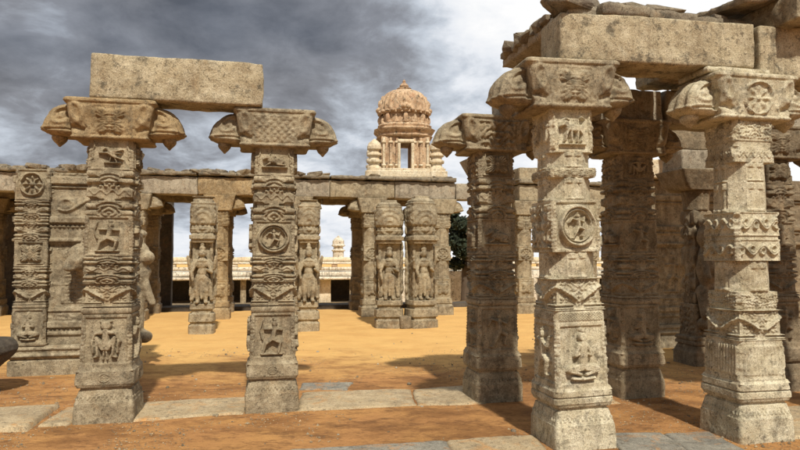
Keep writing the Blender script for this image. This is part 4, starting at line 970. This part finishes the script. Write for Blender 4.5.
paver([(.175, 6.93), (.92, 7.06), (.82, 8.0), (.145, 7.78)], .021, .1, 'pale paving stone running up to the shaded dancing-figure pillar', 3)
paver([(-1.2, 7.75), (-.62, 7.75), (-.60, 8.2), (-1.25, 8.15)], .023, .1, 'small grey paving stone behind the bull pillar', 4, M_pgrey)
paver([(-4.4, 5.75), (-3.42, 5.95), (-3.62, 6.85), (-4.6, 6.55)], .06, .12, 'thick loose slab lying at the left edge beside the beast pillar', 5)
paver([(-3.40, 6.1), (-3.13, 6.15), (-3.13, 6.85), (-3.5, 6.85)], .022, .1, 'narrow paving strip between the loose slab and the beast pillar', 6)
paver([(-.85, 4.9), (.45, 5.12), (.40, 5.64), (-.95, 5.36)], .021, .1, 'grey paving stone at the bottom edge left of the ringed pillar', 7, M_pgrey)
paver([(.455, 5.12), (1.22, 5.25), (1.18, 5.80), (.405, 5.64)], .023, .1, 'sandy paving stone touching the foot of the ringed pillar', 8)
paver([(1.82, 5.3), (2.36, 5.3), (2.36, 5.86), (1.80, 5.86)], .022, .1, 'grey paving stone just right of the ringed pillar', 9, M_pgrey)
paver([(2.365, 5.1), (2.86, 5.15), (2.82, 5.95), (2.365, 5.86)], .021, .1, 'grey paving stone left of the scroll-banded pillar', 10, M_pgrey)
paver([(3.45, 5.7), (4.6, 5.9), (4.5, 7.0), (3.4, 6.7)], .023, .1, 'paving stone right of the scroll-banded pillar', 11)
paver([(1.7, 6.9), (2.4, 7.05), (2.35, 7.7), (1.6, 7.5)], .021, .1, 'shaded paving stone between the dancing-figure pillar and the dark pillar', 12)

# broken carved trough at the left edge
def trough():
    zs = np.linspace(-.05, .62, 60); t = np.linspace(0, 1, 60)
    r = np.interp(zs, [-.05, .10, .12, .22, .34, .46, .50, .56, .62], [.26, .24, .20, .19, .34, .44, .46, .45, .38])
    V, Q, T = loft(zs, r, r * .9, 16, rn=2.3, noise=.06, nsc=3, seed=9)
    o = put('stone_trough', (V, Q, T), M_dark, None, (-5.02, 7.62, 0), 20)
    tag(o, 'dark rounded carved stone on a foot, cut by the left edge', 'carved stone')
trough()

# loose pebbles on the sand
rnd = random.Random(12); protos = []
for i in range(5):
    protos.append(make_mesh('pebble', *boxgrid(.05, .04, .03, .008, .012, .01, 30, 500 + i)))
    protos[-1].materials.append((M_rub, M_tan, M_paver, M_grey, M_brown)[i])
for i in range(110):
    y = rnd.uniform(4.8, 14); x = rnd.uniform(-.62, .62) * y
    o = bpy.data.objects.new('pebble', protos[i % 5]); COL.objects.link(o); s = rnd.choice((.35, .5, .5, .7, 1.1))
    o.location = (x, y, .005); o.scale = (s, s, s); o.rotation_euler = (0, 0, rnd.uniform(0, 6))
    tag(o, 'small loose pebble lying on the orange sand', 'pebble', 'small pebbles scattered on the sand')

# grit washed up round the pillars: far too many grains to count
def grit(n=17000):
    rg = np.random.RandomState(4)
    y = 4.7 + 6.5 * rg.rand(n) ** 1.5; x = rg.uniform(-.66, .66, n) * y
    den = fbm(np.stack([x, y, 0 * x], -1), 1.4, 3, 6); k = den > -.02; x, y = x[k], y[k]; n = len(x)
    s_ = rg.uniform(.003, .009, n) * (1 + (rg.rand(n) < .05) * 1.6)
    base = np.array([[1, 0, 0], [0, 1, 0], [-1, 0, 0], [0, -1, 0], [0, 0, .9], [0, 0, -.5]], float)
    a = rg.rand(n) * 6.28; ca, sa = np.cos(a), np.sin(a)
    B = base[None] * rg.uniform(.6, 1.3, (n, 6, 1)) * s_[:, None, None]
    V = np.stack([B[..., 0] * ca[:, None] - B[..., 1] * sa[:, None] + x[:, None], B[..., 0] * sa[:, None] + B[..., 1] * ca[:, None] + y[:, None], B[..., 2] + .004], -1).reshape(-1, 3)
    T = np.array([[0, 1, 4], [1, 2, 4], [2, 3, 4], [3, 0, 4]]); T = (T[None] + np.arange(n)[:, None, None] * 6).reshape(-1, 3)
    o = put('gravel', (V, np.zeros((0, 4), int), T), M_brown, smooth=False)
    o.data.materials.append(M_tan); o.data.materials.append(M_paver)
    o.data.polygons.foreach_set('material_index', np.repeat(rg.randint(0, 3, n), 4).astype(np.int32))
    tag(o, 'fine brown grit strewn over the red earth near the pillars', 'gravel', kind='stuff')
grit()
